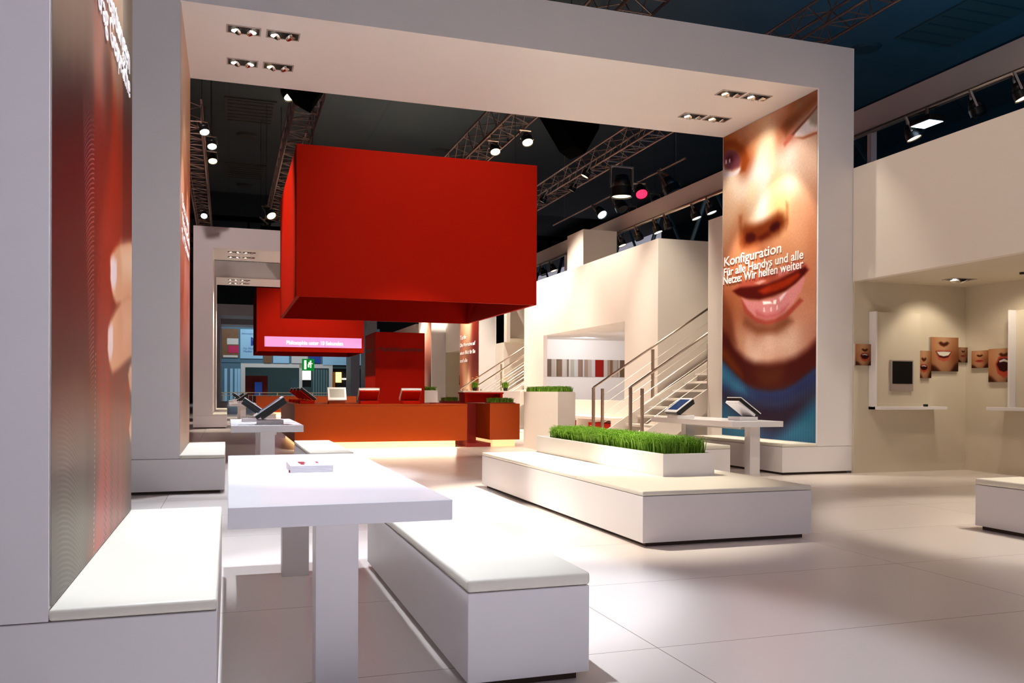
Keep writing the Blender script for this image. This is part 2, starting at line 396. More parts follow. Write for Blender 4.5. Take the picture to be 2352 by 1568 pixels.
FACE_SHAPES=[[[[12.896,5.081],[12.746,4.954],[12.519,4.87],[12.326,4.91],[12.275,4.854],[12.428,4.804],[12.691,4.823],[12.895,4.886]],[232,222,230],0.04],[[[12.857,5.221],[12.749,5.312],[12.458,5.227],[12.302,5.063],[12.352,4.931],[12.559,4.909],[12.773,4.991]],[128,68,82],0.045],[[[12.748,5.178],[12.641,5.202],[12.535,5.152],[12.534,5.064],[12.64,5.061],[12.734,5.1]],[95,40,55],0.05],[[[12.761,5.136],[12.721,5.133],[12.72,5.067],[12.76,5.069]],[235,220,235],0.008],[[[12.654,5.124],[12.614,5.121],[12.613,5.062],[12.653,5.065]],[225,205,225],0.008],[[[10.919,5.06],[10.755,5.129],[10.574,5.217],[10.408,5.299],[10.312,5.313],[10.309,4.949],[10.454,4.966],[10.682,4.967],[10.856,5.003]],[238,230,238],0.05],[[[10.564,5.188],[10.457,5.282],[10.312,5.338],[10.31,5.031],[10.396,5.025],[10.514,5.097]],[150,140,130],0.05],[[[11.153,4.98],[11.089,5.042],[10.983,5.098],[10.877,5.048],[10.961,4.993],[11.12,4.931]],[185,95,75],0.03],[[[11.209,5.249],[11.027,5.341],[10.788,5.398],[10.304,5.51],[10.303,5.385],[10.615,5.293],[10.889,5.201],[11.089,5.081]],[125,62,28],0.07],[[[10.961,5.072],[10.755,5.155],[10.554,5.236],[10.303,5.347],[10.302,5.303],[10.534,5.192],[10.734,5.111],[10.919,5.034]],[120,62,42],0.02],[[[10.877,4.996],[10.672,4.951],[10.454,4.947],[10.299,4.934],[10.299,4.896],[10.473,4.908],[10.672,4.912]],[178,98,66],0.02],[[[12.94,5.355],[12.777,5.468],[12.459,5.409],[12.177,5.174],[12.076,4.962],[12.174,4.815],[12.325,4.823],[12.251,4.978],[12.328,5.142],[12.484,5.27],[12.722,5.334],[12.885,5.273]],[140,62,24],0.05],[[[12.344,4.112],[12.255,4.094],[12.227,3.694],[12.262,3.47],[12.353,3.628]],[168,98,62],0.06],[[[11.08,4.086],[11.026,4.022],[11.013,3.722],[11.076,3.634]],[186,118,74],0.04],[[[13.117,3.31],[12.807,2.821],[12.589,2.431],[12.402,1.979],[13.107,2.244]],[112,54,32],0.12],[[[12.277,3.645],[12.266,3.859],[12.179,3.929],[11.884,3.889],[11.683,3.894],[11.476,3.923],[11.275,3.965],[11.143,3.912],[11.067,3.798],[11.109,3.693],[11.25,3.611],[11.473,3.582],[11.762,3.575],[12.063,3.539],[12.213,3.548]],[105,42,14],0.1],[[[12.164,3.719],[12.115,3.782],[11.968,3.771],[11.858,3.696],[11.882,3.622],[12.039,3.606],[12.138,3.637]],[52,8,8],0.05],[[[11.497,3.763],[11.418,3.817],[11.296,3.828],[11.218,3.78],[11.251,3.705],[11.383,3.675],[11.485,3.693]],[50,8,10],0.05],[[[11.882,3.651],[11.531,3.715],[11.473,3.636],[11.703,3.593]],[85,22,8],0.05],[[[12.514,2.878],[12.309,2.986],[12.034,3.024],[11.757,3.045],[11.582,3.023],[11.245,3.087],[10.976,3.137],[10.737,3.129],[10.596,3.064],[10.515,2.976],[10.654,2.892],[11.134,2.879],[11.581,2.886],[12.057,2.871],[12.371,2.834]],[172,78,62],0.04],[[[11.356,3.042],[10.819,3.101],[10.666,3.048],[10.767,3.01],[11.244,2.967]],[205,120,115],0.04],[[[12.527,2.88],[12.308,2.914],[11.935,2.892],[11.581,2.886],[11.244,2.913],[10.87,2.985],[10.615,3.028],[10.545,2.967],[10.654,2.892],[10.837,2.798],[11.079,2.72],[11.408,2.675],[11.754,2.656],[12.118,2.706],[12.371,2.79]],[72,10,8],0.035],[[[11.791,2.799],[11.523,2.858],[11.135,2.899],[10.767,2.964],[10.736,2.902],[10.973,2.801],[11.297,2.744],[11.638,2.734]],[150,40,12],0.05],[[[11.9,2.937],[11.698,2.962],[11.581,2.934],[11.756,2.899]],[200,150,140],0.02],[[[12.152,2.395],[11.81,2.256],[11.404,2.227],[11.044,2.333],[10.895,2.242],[11.292,2.097],[11.808,2.116],[12.201,2.299]],[128,72,48],0.08],[[[12.255,2.706],[12.029,2.492],[11.751,2.342],[11.518,2.29],[11.13,2.353],[10.733,2.579],[10.651,2.532],[11.065,2.295],[11.518,2.235],[11.834,2.293],[12.178,2.498]],[160,66,54],0.03],[[[12.256,2.735],[12.031,2.669],[11.754,2.635],[11.408,2.648],[11.079,2.707],[10.837,2.791],[10.644,2.891],[10.624,2.818],[10.733,2.656],[10.897,2.511],[11.098,2.397],[11.349,2.324],[11.599,2.324],[11.871,2.394],[12.079,2.532]],[205,130,132],0.03],[[[11.872,2.499],[11.577,2.404],[11.239,2.416],[11.003,2.514],[11.109,2.398],[11.349,2.324],[11.599,2.324],[11.835,2.391]],[185,95,98],0.05],[[[11.671,2.62],[11.464,2.599],[11.407,2.56],[11.648,2.569]],[250,240,242],0.012],[[[11.385,2.605],[11.307,2.611],[11.318,2.544],[11.385,2.551]],[250,240,242],0.012],[[[11.241,2.631],[11.133,2.686],[11.047,2.704],[11.111,2.644],[11.208,2.574]],[235,205,210],0.02],[[[11.647,2.521],[11.612,2.517],[11.6,2.447],[11.647,2.452]],[235,200,208],0.012],[[[11.463,2.504],[11.429,2.507],[11.429,2.439],[11.463,2.442]],[235,200,208],0.012],[[[11.306,2.516],[11.273,2.527],[11.273,2.459],[11.306,2.449]],[235,200,208],0.012],[[[13.108,2.358],[12.72,2.181],[12.427,1.908],[12.146,1.737],[11.864,1.657],[11.513,1.626],[11.124,1.648],[10.807,1.715],[10.555,1.821],[10.265,1.994],[10.252,0.372],[13.088,0.189]],[70,16,12],0.1],[[[12.937,2.007],[12.691,1.883],[12.296,1.541],[12.231,1.431],[12.555,1.583],[12.894,1.817]],[105,45,12],0.1],[[[11.827,1.53],[11.455,1.549],[11.123,1.514],[11.23,1.316],[11.567,1.263],[11.778,1.355]],[84,34,16],0.15],[[[13.104,1.901],[12.715,1.639],[12.423,1.456],[12.142,1.309],[11.8,1.215],[11.452,1.188],[11.12,1.215],[10.825,1.299],[10.582,1.426],[10.262,1.589],[10.252,0.372],[13.088,0.189]],[36,62,105],0.06],[[[13.103,1.825],[12.824,1.665],[12.423,1.412],[12.167,1.266],[12.104,1.144],[12.421,1.179],[12.821,1.328],[13.1,1.467]],[52,112,150],0.12],[[[11.86,1.166],[11.12,1.168],[10.601,1.375],[10.309,1.496],[10.308,1.371],[10.7,1.15],[11.227,0.994],[11.799,1.027]],[34,44,92],0.12],[[[12.957,1.216],[12.42,1.092],[11.918,0.983],[11.227,0.947],[10.7,1.086],[10.307,1.277],[10.305,1.026],[10.697,0.795],[11.114,0.583],[11.795,0.587],[12.289,0.783],[12.956,1.065]],[44,28,48],0.16],[[[13.096,1.064],[12.682,0.957],[12.288,0.732],[11.736,0.59],[11.733,0.346],[13.09,0.418]],[40,98,132],0.18],[[[11.222,0.444],[10.903,0.691],[10.548,0.959],[10.258,1.152],[10.252,0.372]],[38,108,142],0.2]]
HAND_COLS=[[3.23,2.45,150,125,105],[3.97,2.77,140,115,100],[5.41,3.35,175,155,135],[3.23,2.33,100,85,72],[3.97,2.62,130,100,85],[4.83,3.04,190,140,110],[4.36,2.81,150,100,85],[5.42,3.17,150,135,115],[3.23,2.26,75,62,52],[3.97,2.55,105,80,68],[5.42,3.05,85,75,65],[3.23,2.19,60,35,35],[3.98,2.44,62,38,34],[4.66,2.67,80,38,28],[5.42,2.9,68,52,48],[3.23,2.1,65,15,20],[3.98,2.33,72,18,18],[4.66,2.57,110,35,18],[5.42,2.77,72,38,35],[3.23,1.97,75,8,15],[3.98,2.17,85,12,14],[4.37,2.27,105,22,12],[4.87,2.45,150,32,5],[5.43,2.55,85,25,20],[3.23,1.75,90,12,14],[3.76,1.85,85,15,12],[4.23,1.98,125,25,10],[4.88,2.11,152,36,10],[5.44,2.17,135,35,20],[3.24,1.53,88,10,12],[3.99,1.62,90,18,10],[4.38,1.67,140,35,15],[3.24,1.34,85,20,15],[3.99,1.38,80,28,15],[4.38,1.36,145,50,30],[5.04,1.28,120,40,20],[3.24,1.24,90,38,22],[3.99,1.22,100,42,20],[4.53,1.24,150,55,30],[3.24,1.12,110,60,45],[4.0,1.11,105,62,48],[4.46,1.1,165,75,55],[5.24,1.09,130,75,60],[3.24,0.98,108,85,80],[4.0,0.94,100,82,78],[4.46,0.85,170,85,75],[5.05,0.81,140,95,88],[5.66,0.74,100,88,82],[3.24,0.84,110,100,88],[3.78,0.78,105,98,85],[4.46,0.64,180,100,95],[5.05,0.62,160,100,92],[3.25,0.65,110,102,90],[3.78,0.61,112,106,92],[4.25,0.53,190,100,88],[3.25,0.5,95,88,78],[3.58,0.51,102,96,84],[4.06,0.47,150,100,80],[5.44,2.02,140,40,22],[4.52,1.83,150,38,15],[4.84,2.28,152,34,8],[3.38,2.52,148,122,104],[3.56,2.59,145,120,102],[3.75,2.67,142,118,101],[3.38,2.4,108,89,75],[3.56,2.46,115,92,78],[3.75,2.54,122,96,82],[3.39,2.24,60,36,35],[3.56,2.3,61,36,34],[3.76,2.37,62,37,34],[3.39,2.15,67,16,20],[3.56,2.2,68,16,19],[3.76,2.26,70,17,18],[3.39,2.01,78,9,15],[3.56,2.06,80,10,14],[3.76,2.11,82,11,14],[3.4,1.55,88,12,12],[3.57,1.57,89,14,11],[3.77,1.59,90,16,10],[3.4,1.35,84,22,15],[3.57,1.36,82,24,15],[3.77,1.37,81,26,15],[3.4,1.12,109,60,46],[3.58,1.11,108,61,46],[3.77,1.11,106,62,47],[3.4,0.98,106,84,80],[3.58,0.96,104,84,79],[3.78,0.95,102,83,78],[3.48,1.8,88,13,13],[3.49,0.81,108,99,86],[3.49,0.6,108,100,88],[3.41,0.49,98,90,80],[4.14,0.87,105,86,78],[4.15,0.74,106,94,84],[4.12,0.63,108,98,86],[3.95,0.53,110,100,88],[4.14,1.08,108,62,46],[4.14,1.24,108,42,22],[4.25,0.96,120,80,70],[3.23,1.85,82,9,14],[3.66,1.95,84,10,14],[4.13,2.05,100,18,12],[4.13,1.81,105,24,12],[4.13,1.54,105,26,12],[5.0,3.2,178,150,125],[5.01,2.92,110,88,72],[4.5,2.66,78,55,48],[5.11,2.58,120,30,12],[4.87,2.56,135,32,8],[4.59,2.43,105,24,12]]
HAND_SHAPES=[[[[4.711,1.771],[4.678,1.81],[4.777,1.868],[5.028,1.948],[5.288,1.995],[5.578,2.052],[5.773,2.068],[5.832,1.73],[5.492,1.711],[5.192,1.651],[4.941,1.625],[4.798,1.649],[4.729,1.707]],[222,165,125],0.03],[[[5.125,1.945],[5.799,2.056],[5.803,1.862],[5.23,1.791]],[238,195,160],0.1],[[[4.71,1.832],[4.812,1.851],[4.955,1.849],[4.957,1.757],[4.885,1.703],[4.763,1.681],[4.696,1.725]],[236,212,208],0.03],[[[4.621,1.352],[4.604,1.437],[4.716,1.52],[4.905,1.587],[5.253,1.677],[5.538,1.731],[5.832,1.746],[5.814,1.389],[5.455,1.342],[5.041,1.286],[4.788,1.257],[4.687,1.29]],[218,158,118],0.03],[[[5.192,1.642],[5.807,1.7],[5.812,1.484],[5.279,1.429]],[228,175,138],0.1],[[[4.619,1.476],[4.716,1.505],[4.801,1.494],[4.803,1.382],[4.753,1.332],[4.654,1.319],[4.605,1.373]],[236,208,200],0.03],[[[5.764,1.352],[5.594,1.315],[5.502,1.261],[5.549,1.197],[5.694,1.145],[5.846,1.144]],[222,170,138],0.03],[[[5.797,1.036],[5.648,1.013],[5.555,0.938],[5.628,0.869],[5.827,0.859]],[225,172,145],0.03],[[[5.347,1.209],[5.549,1.21],[5.601,1.002],[5.42,0.881],[5.352,1.009]],[150,65,40],0.04]]
SMILE_COLS=[[10.38,5.28,190,150,130],[11.74,5.61,215,170,145],[10.89,4.77,240,225,215],[12.02,4.97,205,160,130],[11.47,4.14,235,200,170],[12.31,4.48,215,165,130],[11.85,3.74,150,55,20],[10.76,3.55,225,170,140],[10.77,3.35,205,130,95],[12.49,3.7,215,150,115],[11.53,3.12,185,100,75],[11.9,2.9,150,65,50],[11.91,2.68,235,180,170],[11.92,2.51,225,160,150],[11.93,2.34,155,50,30],[10.83,2.23,175,80,60],[12.19,2.08,228,165,142],[10.84,1.92,190,110,85],[12.21,1.79,200,125,105],[11.62,1.53,95,75,72],[11.63,1.26,118,88,62],[11.64,1.04,105,82,75],[11.66,0.82,170,130,112],[11.12,0.57,165,142,130]]
LEG_COLS=[[30.19,3.37,225,175,140],[29.3,3.31,238,205,170],[28.34,3.25,110,30,15],[30.5,3.15,150,60,30],[30.31,2.82,160,75,40],[29.47,2.86,215,150,110],[28.44,2.65,90,20,12],[30.36,2.42,190,110,80],[29.28,2.35,110,50,35],[28.32,2.2,85,20,15],[30.36,1.95,175,80,45],[29.81,1.93,225,170,130],[28.71,1.91,95,35,25],[30.47,1.47,165,60,25],[29.27,1.46,235,190,150],[28.31,1.45,150,65,40],[30.41,1.07,150,55,25],[29.44,1.07,240,200,165],[28.31,1.08,160,75,50],[28.96,0.23,150,70,50],[29.32,5.16,225,165,130],[28.48,5.06,120,40,20],[30.22,5.12,200,130,95]]
LIPS_COLS=[[36.66,3.98,240,230,225],[35.55,3.72,190,120,100],[35.29,3.15,210,150,120],[36.38,3.02,215,150,125],[35.28,2.6,160,90,70],[35.94,2.44,120,50,40],[36.36,2.08,185,110,105],[35.43,2.06,120,65,55],[35.93,1.51,222,170,150],[35.26,1.32,60,30,25],[36.34,0.95,150,90,70],[35.98,4.87,230,190,160]]
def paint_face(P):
    b = kernel_field(P, FACE_COLS, 0.13, 1.25)  # white nose and bridge samples hold the spotlight's hot area besides the print
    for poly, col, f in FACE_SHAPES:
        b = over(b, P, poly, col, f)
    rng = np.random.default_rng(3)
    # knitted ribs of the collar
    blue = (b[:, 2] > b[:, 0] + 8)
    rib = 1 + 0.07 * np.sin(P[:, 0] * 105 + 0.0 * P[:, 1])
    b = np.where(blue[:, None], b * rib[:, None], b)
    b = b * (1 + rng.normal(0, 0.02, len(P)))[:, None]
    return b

def paint_hand(P):
    b = kernel_field(P, HAND_COLS, 0.22, 1.6)
    y, z = P[:, 0], P[:, 1]
    def ss(a, lo, hi): return np.clip((a - lo) / (hi - lo), 0, 1)
    # band of pale curved threads
    lo = 3.78 + 0.30 * np.clip(2.5 - z, 0, 2) * 0.62; hi = 4.16
    mk = ss(y, lo, lo + .03) * ss(hi - y, 0, .015) * ss(z, 1.05, 1.3) * ss(2.45 - z, 0, .25)
    st = np.sin((z * 1.0 - 0.9 * (y - 3.8) + 1.1 * (y - 3.8) ** 2) * 2 * np.pi / 0.021)
    b = b + (mk * np.clip(st, 0, 1) ** 2 * 62)[:, None]
    mk = ss(y, 3.25, 3.4) * ss(4.0 - y, 0, .15) * ss(1.25 - z, 0, .4)
    st = np.sin((z + 0.5 * (y - 3.3) ** 2) * 2 * np.pi / 0.019)
    b = b + (mk * np.clip(st, 0, 1) * 26)[:, None]
    # row of small stitches
    yc = 4.20 - 0.05 * np.clip(1.3 - z, 0, 2)
    mk = (np.abs(y - yc) < 0.008) * ((z * 40) % 1 < 0.4) * (z < 1.35)
    b = b + (mk * 70)[:, None]
    # stripes of dashes over the red field
    for k, (c0, w, zt) in enumerate(((4.52, .045, 1.5), (4.78, .05, 1.45), (5.05, .05, 1.35), (5.28, .04, 1.2))):
        c = c0 - 0.10 * np.clip(1.4 - z, 0, 2) * (1 if k else .6) + 0.06 * np.sin(z * 3)
        mk = (np.abs(y - c) < w) * ss(zt - z, 0, .2)
        st = (((z + .5 * (y - c)) / 0.034) % 1 < 0.42)
        dark = np.array((104, 84, 70.))
        a = (mk * st * 0.75)[:, None]
        b = b * (1 - a) + dark * a
    # diagonal weave in the red
    mk = ss(y, 4.25, 4.5) * ss(5.2 - y, 0, .2) * ss(z, .9, 1.2) * ss(3.0 - z, 0, .6)
    b = b * (1 - 0.10 * mk * np.sin((z + y * .8) * 2 * np.pi / 0.028))[:, None]
    # darker strip at the far edge
    mk = ss(y, 5.20, 5.215) * ss(z, 1.85, 1.95)
    b = b * (1 - 0.22 * mk)[:, None]
    for poly, col, f in HAND_SHAPES:
        b = over(b, P, poly, col, f)
    return b

def simple_paint(cols, sig, asp):
    return lambda P: kernel_field(P, cols, sig, asp)

def mouth_paint(cx, cz, w, h, style, u0_, u1_, v0_, v1_, flip=False, tone=1.0):
    """close-up of a nose and mouth; picture coordinates s,t in 0..1"""
    def f(P):
        s = (P[:, 0] - u0_) / (u1_ - u0_); t = (P[:, 1] - v0_) / (v1_ - v0_)
        if flip: s = 1 - s
        Q = np.stack([s, t], 1)
        skin = [(0, 0, 90, 45, 22), (.5, .03, 150, 100, 70), (1, 0, 60, 25, 15), (0, .5, 165, 105, 65), (0, 1, 160, 100, 62), (.2, .8, 200, 150, 110),
                (.5, 1, 210, 170, 135), (.8, .8, 175, 120, 80), (1, .6, 110, 60, 30), (1, 1, 130, 80, 45), (.35, .2, 205, 160, 125), (.65, .2, 190, 140, 100), (.15, .3, 185, 130, 90), (.88, .3, 120, 65, 38)]
        b = kernel_field(Q, skin, 0.16)
        # jaw shadow
        b = over(b, Q, [(-.1, .22), (.12, .16), (.3, .03), (.45, -.1), (-.1, -.1)], (62, 26, 14), .07)
        b = over(b, Q, [(1.1, .3), (.9, .22), (.75, .05), (.65, -.1), (1.1, -.1)], (48, 20, 14), .07)
        # nose
        b = over(b, Q, [(cx - .20, cz + .33), (cx - .12, cz + .26), (cx, cz + .22), (cx + .12, cz + .26), (cx + .20, cz + .33), (cx + .12, cz + .37), (cx, cz + .33), (cx - .12, cz + .37)], (70, 26, 12), .035)
        if style == 'smile':
            b = over(b, Q, [(cx - w, cz + .10), (cx - w * .5, cz + .12), (cx, cz + .11), (cx + w * .5, cz + .13), (cx + w, cz + .10), (cx + w * .6, cz - h), (cx, cz - h * 1.35), (cx - w * .6, cz - h)], (176, 84, 66), .02)
            b = over(b, Q, [(cx - w * .9, cz + .08), (cx, cz + .09), (cx + w * .9, cz + .08), (cx + w * .5, cz - h * .55), (cx, cz - h * .75), (cx - w * .5, cz - h * .55)], (70, 18, 14), .015)
            b = over(b, Q, [(cx - w * .8, cz + .07), (cx, cz + .08), (cx + w * .8, cz + .07), (cx + w * .5, cz - .03), (cx, cz - .06), (cx - w * .5, cz - .03)], (226, 218, 204), .012)
        elif style == 'open':
            b = over(b, Q, [(cx - w, cz + .04), (cx - w * .6, cz + h), (cx, cz + h * 1.05), (cx + w * .7, cz + h * .9), (cx + w, cz), (cx + w * .7, cz - h), (cx, cz - h * 1.5), (cx - w * .7, cz - h)], (170, 62, 44), .025)
            b = over(b, Q, [(cx - w * .85, cz + .03), (cx - w * .5, cz + h * .75), (cx, cz + h * .82), (cx + w * .6, cz + h * .7), (cx + w * .85, cz), (cx + w * .5, cz - h * .6), (cx, cz - h * .8), (cx - w * .5, cz - h * .6)], (44, 8, 14), .02)
            b = over(b, Q, [(cx - w * .55, cz + h * .55), (cx, cz + h * .75), (cx + w * .6, cz + h * .5), (cx + w * .5, cz + h * .3), (cx, cz + h * .45), (cx - w * .5, cz + h * .35)], (214, 202, 196), .012)
        else:
            b = over(b, Q, [(cx - w, cz), (cx - w * .4, cz + h), (cx, cz + h * .7), (cx + w * .4, cz + h), (cx + w, cz), (cx + w * .4, cz - h), (cx, cz - h * 1.3), (cx - w * .5, cz - h)], (172, 70, 56), .02)
            b = over(b, Q, [(cx - w, cz), (cx, cz + .03), (cx + w, cz), (cx, cz - .02)], (70, 14, 14), .012)
        return b * tone
    return f

# ================================================================ THE SETTING
bm = bmesh.new(); box_bm(bm, -16, 24, -8, 88, -0.06, 0.0)
struct(link('floor', bm, M['floor']))
# hall ceiling with dark vents
bm = bmesh.new(); box_bm(bm, -16, 20.6, -2, 44.8, 11.0, 11.2)
struct(link('ceiling', bm, M['ceiling']))
struct(box('wall_back', -16, 24, 88, 88.3, 0, 14, M['roofblack'], bev=0))
struct(box('wall_left', -16.3, -16, -2, 88, 0, 14, M['halldark'], bev=0))
struct(box('wall_right', 24, 24.3, -8, 44.8, 0, 14, M['halldark'], bev=0))
struct(box('trim_1', 20.6, 24, -2, 88, 10.6, 11.6, M['roofblack'], bev=0))
struct(box('trim_2', -16, 20.6, 44.8, 88, 11.6, 12.0, M['roofblack'], bev=0))
# roof girders in the dark far bay
for k, (y, z) in enumerate(((50, 10.6), (58, 10.3))):
    struct(boxes('trim_%d' % (3 + k), [(-16, 20, y, y + .3, z, z + .25), (-16, 20, y, y + .3, z - 1.0, z - .85)] + [(x, x + .12, y, y + .3, z - .9, z) for x in range(-15, 20, 2)], M['blackcloth']))

def vent(x, y, w, d, label):
    t = empty('ceiling_vent', (x, y, 11.0)); tag(t, label, 'vent', 'rectangular vents in the hall ceiling')
    box('vent_frame', -w / 2, w / 2, -d / 2, d / 2, -0.05, 0.0, M['vent'], t, bev=0)
    boxes('vent_slats', [(-w / 2 + .1, w / 2 - .1, yy, yy + .05, -0.07, -0.05) for yy in np.linspace(-d / 2 + .15, d / 2 - .2, 7)], M['ventdark'], t)
    return t
M['vent'] = mat('vent_metal', (48, 44, 38), 0.8)
M['ventdark'] = mat('vent_slat_metal', (32, 31, 29), 0.8)
vent(0.7, 31.5, 1.7, 2.6, 'dark rectangular ceiling vent above the left truss, the nearer of two in line')
vent(0.7, 40.2, 1.7, 2.6, 'dark rectangular ceiling vent above the left truss, the farther of two in line')
vent(18.4, 17.6, 1.9, 3.2, 'large dark square ceiling vent at the upper right corner')
vent(17.2, 28.0, 2.6, 1.8, 'ceiling vent beyond the bar of hanging spotlights')
def hatch(x, y, label):
    bm = bmesh.new(); cyl_bm(bm, (0, 0, -.08), (0, 0, 0), .33, .42, 20)
    o = link('ceiling_hatch', bm, M['ventdark'], None, False); o.location = (x, y, 11.0)
    tag(o, label, 'hatch', 'round hatches in the hall ceiling')
hatch(0.65, 34.5, 'small round hatch under the nearer left ceiling vent')
hatch(0.75, 43.0, 'small round hatch under the farther left ceiling vent')
hatch(8.2, 34.2, 'small round hatch in the ceiling above the red hanging box')
hatch(12.7, 31.2, 'small round ceiling hatch between the two middle trusses')
hatch(17.2, 20.0, 'round ceiling hatch left of the big square vent at upper right')

# right-hand wall of the stand, module by module
def stand_wall(dy, n):
    X = 8.66; T = 0.12
    # stretch with the room opening: y 16.3 .. 24.95
    bm = bmesh.new()
    y0, y1 = 16.3 + dy, 24.95 + dy
    a, b = 17.9 + dy, 23.26 + dy
    box_bm(bm, X, X + T, y0, a, 0, 4.44); box_bm(bm, X, X + T, b, y1, 0, 4.44)
    box_bm(bm, X, X + T, a, b, 2.80, 4.44); box_bm(bm, X, X + T, a, b, 0, 0.97)
    bmesh.ops.remove_doubles(bm, verts=bm.verts, dist=1e-5)
    struct(link('wall_right_%s' % n, bm, M['wall']))
    # returns at the stairwells
    struct(boxes('wall_stairwell_%s' % n, [(X + T, 14.5, y0, y0 + .12, 0, 4.44), (X + T, 12.5, y1 - .12, y1, 0, 4.44), (12.4, 12.5, y0 + .12, y1 - .12, 0, 2.8)], M['wall']))
    # room ceiling and floor slab of the gallery
    struct(box('ceiling_room_%s' % n, X + T, 12.4, y0 + .12, y1 - .12, 2.80, 2.95, M['wall'], bev=0))
    # wall between stairwell and portal
    struct(boxes('wall_pier_%s' % n, [(X, X + T, 12.87 + dy, 14.30 + dy, 0, 4.44), (X + T, 14.5, 14.18 + dy, 14.30 + dy, 0, 4.44)], M['wall']))
    struct(boxes('wall_pier_far_%s' % n, [(X, X + T, 27.0 + dy, 27.86 + dy, 0, 4.44), (X + T, 14.5, 27.0 + dy, 27.12 + dy, 0, 4.44)], M['wall']))
    # niche under the gallery: back wall, side wall, soffit, fascia
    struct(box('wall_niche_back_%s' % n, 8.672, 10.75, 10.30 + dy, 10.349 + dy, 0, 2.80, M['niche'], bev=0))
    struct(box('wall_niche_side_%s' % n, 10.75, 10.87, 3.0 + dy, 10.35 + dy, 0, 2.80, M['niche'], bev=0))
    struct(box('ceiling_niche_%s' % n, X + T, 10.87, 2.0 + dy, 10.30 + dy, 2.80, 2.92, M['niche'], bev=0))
    struct(box('wall_fascia_%s' % n, X, X + T, 2.0 + dy, 10.32 + dy, 2.80, 4.45, M['wall'], bev=0))
stand_wall(0, 'near')
stand_wall(24.7, 'far')

# ================================================================ PORTALS
def portal(y0, label, xi=-.5, xo=-1.1, group=None):
    """inverted U of white board, standing on its two seat plinths"""
    D = 2.52
    t = empty('portal_frame', (0, y0, 0))
    box('post', xo, xi, 0, D, .40, 5.55, M['white'], t, bev=0)
    box('post', 8.06, 8.67, 0, D, .40, 5.55, M['white'], t, bev=0)
    box('lintel', xo, 8.67, 0, D, 5.55, 6.2, M['white'], t, bev=0)
    return tag(t, label, 'portal', group)

def plinth_bench(y0, side, label, xi, xo, xf, group):
    """plinth below the portal post that juts out as an upholstered seat"""
    t = empty('plinth_bench', (0, y0, 0)); tag(t, label, 'bench', group)
    a, b = min(xo, xf), max(xo, xf)
    D = 2.52
    box('base', a, b, 0, D, .035, .395, M['white'], t, bev=.002)
    box('recessed_foot', a + .05, b - .05, .05, D - .05, 0, .035, M['gap'], t, bev=0)
    c, d = min(xi, xf), max(xi, xf)
    bm = bmesh.new(); box_bm(bm, c, d, .0, D, .398, .44, .014, 3)
    link('seat_cushion', bm, M['leather'], t, True)
    return t

def loose_bench(x0, x1, y0, D, label, group):
    t = empty('long_bench', (x0, y0, 0)); tag(t, label, 'bench', group)
    w = x1 - x0
    box('base', 0, w, 0, D, .035, .385, M['white'], t, bev=.002)
    box('recessed_foot', .04, w - .04, .04, D - .04, 0, .035, M['gap'], t, bev=0)
    bm = bmesh.new(); box_bm(bm, -.003, w + .003, -.003, D + .003, .388, .44, .016, 3)
    link('seat_cushion', bm, M['leather'], t, True)
    return t

def table(x0, x1, y0, y1, z, lx, label, group, ly=(.22, .22), lw=.165, ld=.14):
    t = empty('white_table', (x0, y0, 0)); tag(t, label, 'table', group)
    w = x1 - x0; D = y1 - y0
    box('tabletop', 0, w, 0, D, z - .08, z, M['gloss'], t, bev=.0025)
    for yy in (ly[0], D - ly[1] - ld):
        box('leg', lx - x0, lx - x0 + lw, yy, yy + ld, 0, z - .084, M['white'], t, bev=.002)
    box('cable_tray', lx - x0 - .03, lx - x0 + lw + .03, ly[0] + .2, D - ly[1] - .2, z - .13, z - .08, M['white'], t, bev=.002)
    return t

# recessed downlight: trimmed black opening with two swivelling lamps
def downlight_proto():
    t = empty('recessed_spotlight', (0, 0, 0))
    w, d = .20, .118
    bm = bmesh.new()
    for b in ((-w, w, -d, -d + .018), (-w, w, d - .018, d), (-w, -w + .018, -d + .018, d - .018), (w - .018, w, -d + .018, d - .018)):
        box_bm(bm, b[0], b[1], b[2], b[3], -.008, .0)
    link('trim_ring', bm, M['trim'], t)
    box('black_recess', -w + .018, w - .018, -d + .018, d - .018, -.003, -.001, M['cavity'], t, bev=0)
    return t
def lamp_head(parent, x, lit, tilt):
    bm = bmesh.new(); cyl_bm(bm, (x, 0, -.004), (x + tilt * .012, -.004, -.022), .060, .066, 18)
    h = link('lamp_head', bm, M['reflector'], parent, True)
    bm = bmesh.new(); cyl_bm(bm, (x + tilt * .012, -.004, -.0225), (x + tilt * .012, -.004, -.0245), .055, .055, 18)
    link('lens', bm, M[lit], h)
DL = {}
for key, l1, l2 in (('both', 'lens', 'lens'), ('one', 'lens', 'reflector'), ('dim', 'lenswarm', 'reflector')):
    t = downlight_proto(); lamp_head(t, -.08, l1, -1); lamp_head(t, .08, l2, 1)
    DL[key] = t
USED = {}
def downlight(key, x, y, z, label, group=None):
    if key not in USED:
        o = DL[key]; USED[key] = 1; o.location = (x, y, z)
    else:
        o = dup(DL[key], (x, y, z))
        if 'group' in o: del o['group']
    tag(o, label, 'spotlight', group)
    return o

def portal_lights(y0, who, group, power=1.0):
    names = {(0, 0): 'left front', (1, 0): 'second from left, front row', (0, 1): 'left in the back row', (1, 1): 'second from left, back row',
             (2, 0): 'third from left, front row', (3, 0): 'rightmost, front row', (2, 1): 'third from left, back row', (3, 1): 'rightmost, back row'}
    xs = [.17, .63, 6.98, 7.42]
    for r_, yy in enumerate((y0 + .60, y0 + 1.68)):
        for i, x in enumerate(xs):
            key = 'both' if i == 0 else ('one' if (i + r_) % 2 else 'dim')
            downlight(key, x, yy, 5.55, 'recessed double spotlight under ' + who + ', ' + names[(i, r_)], group)

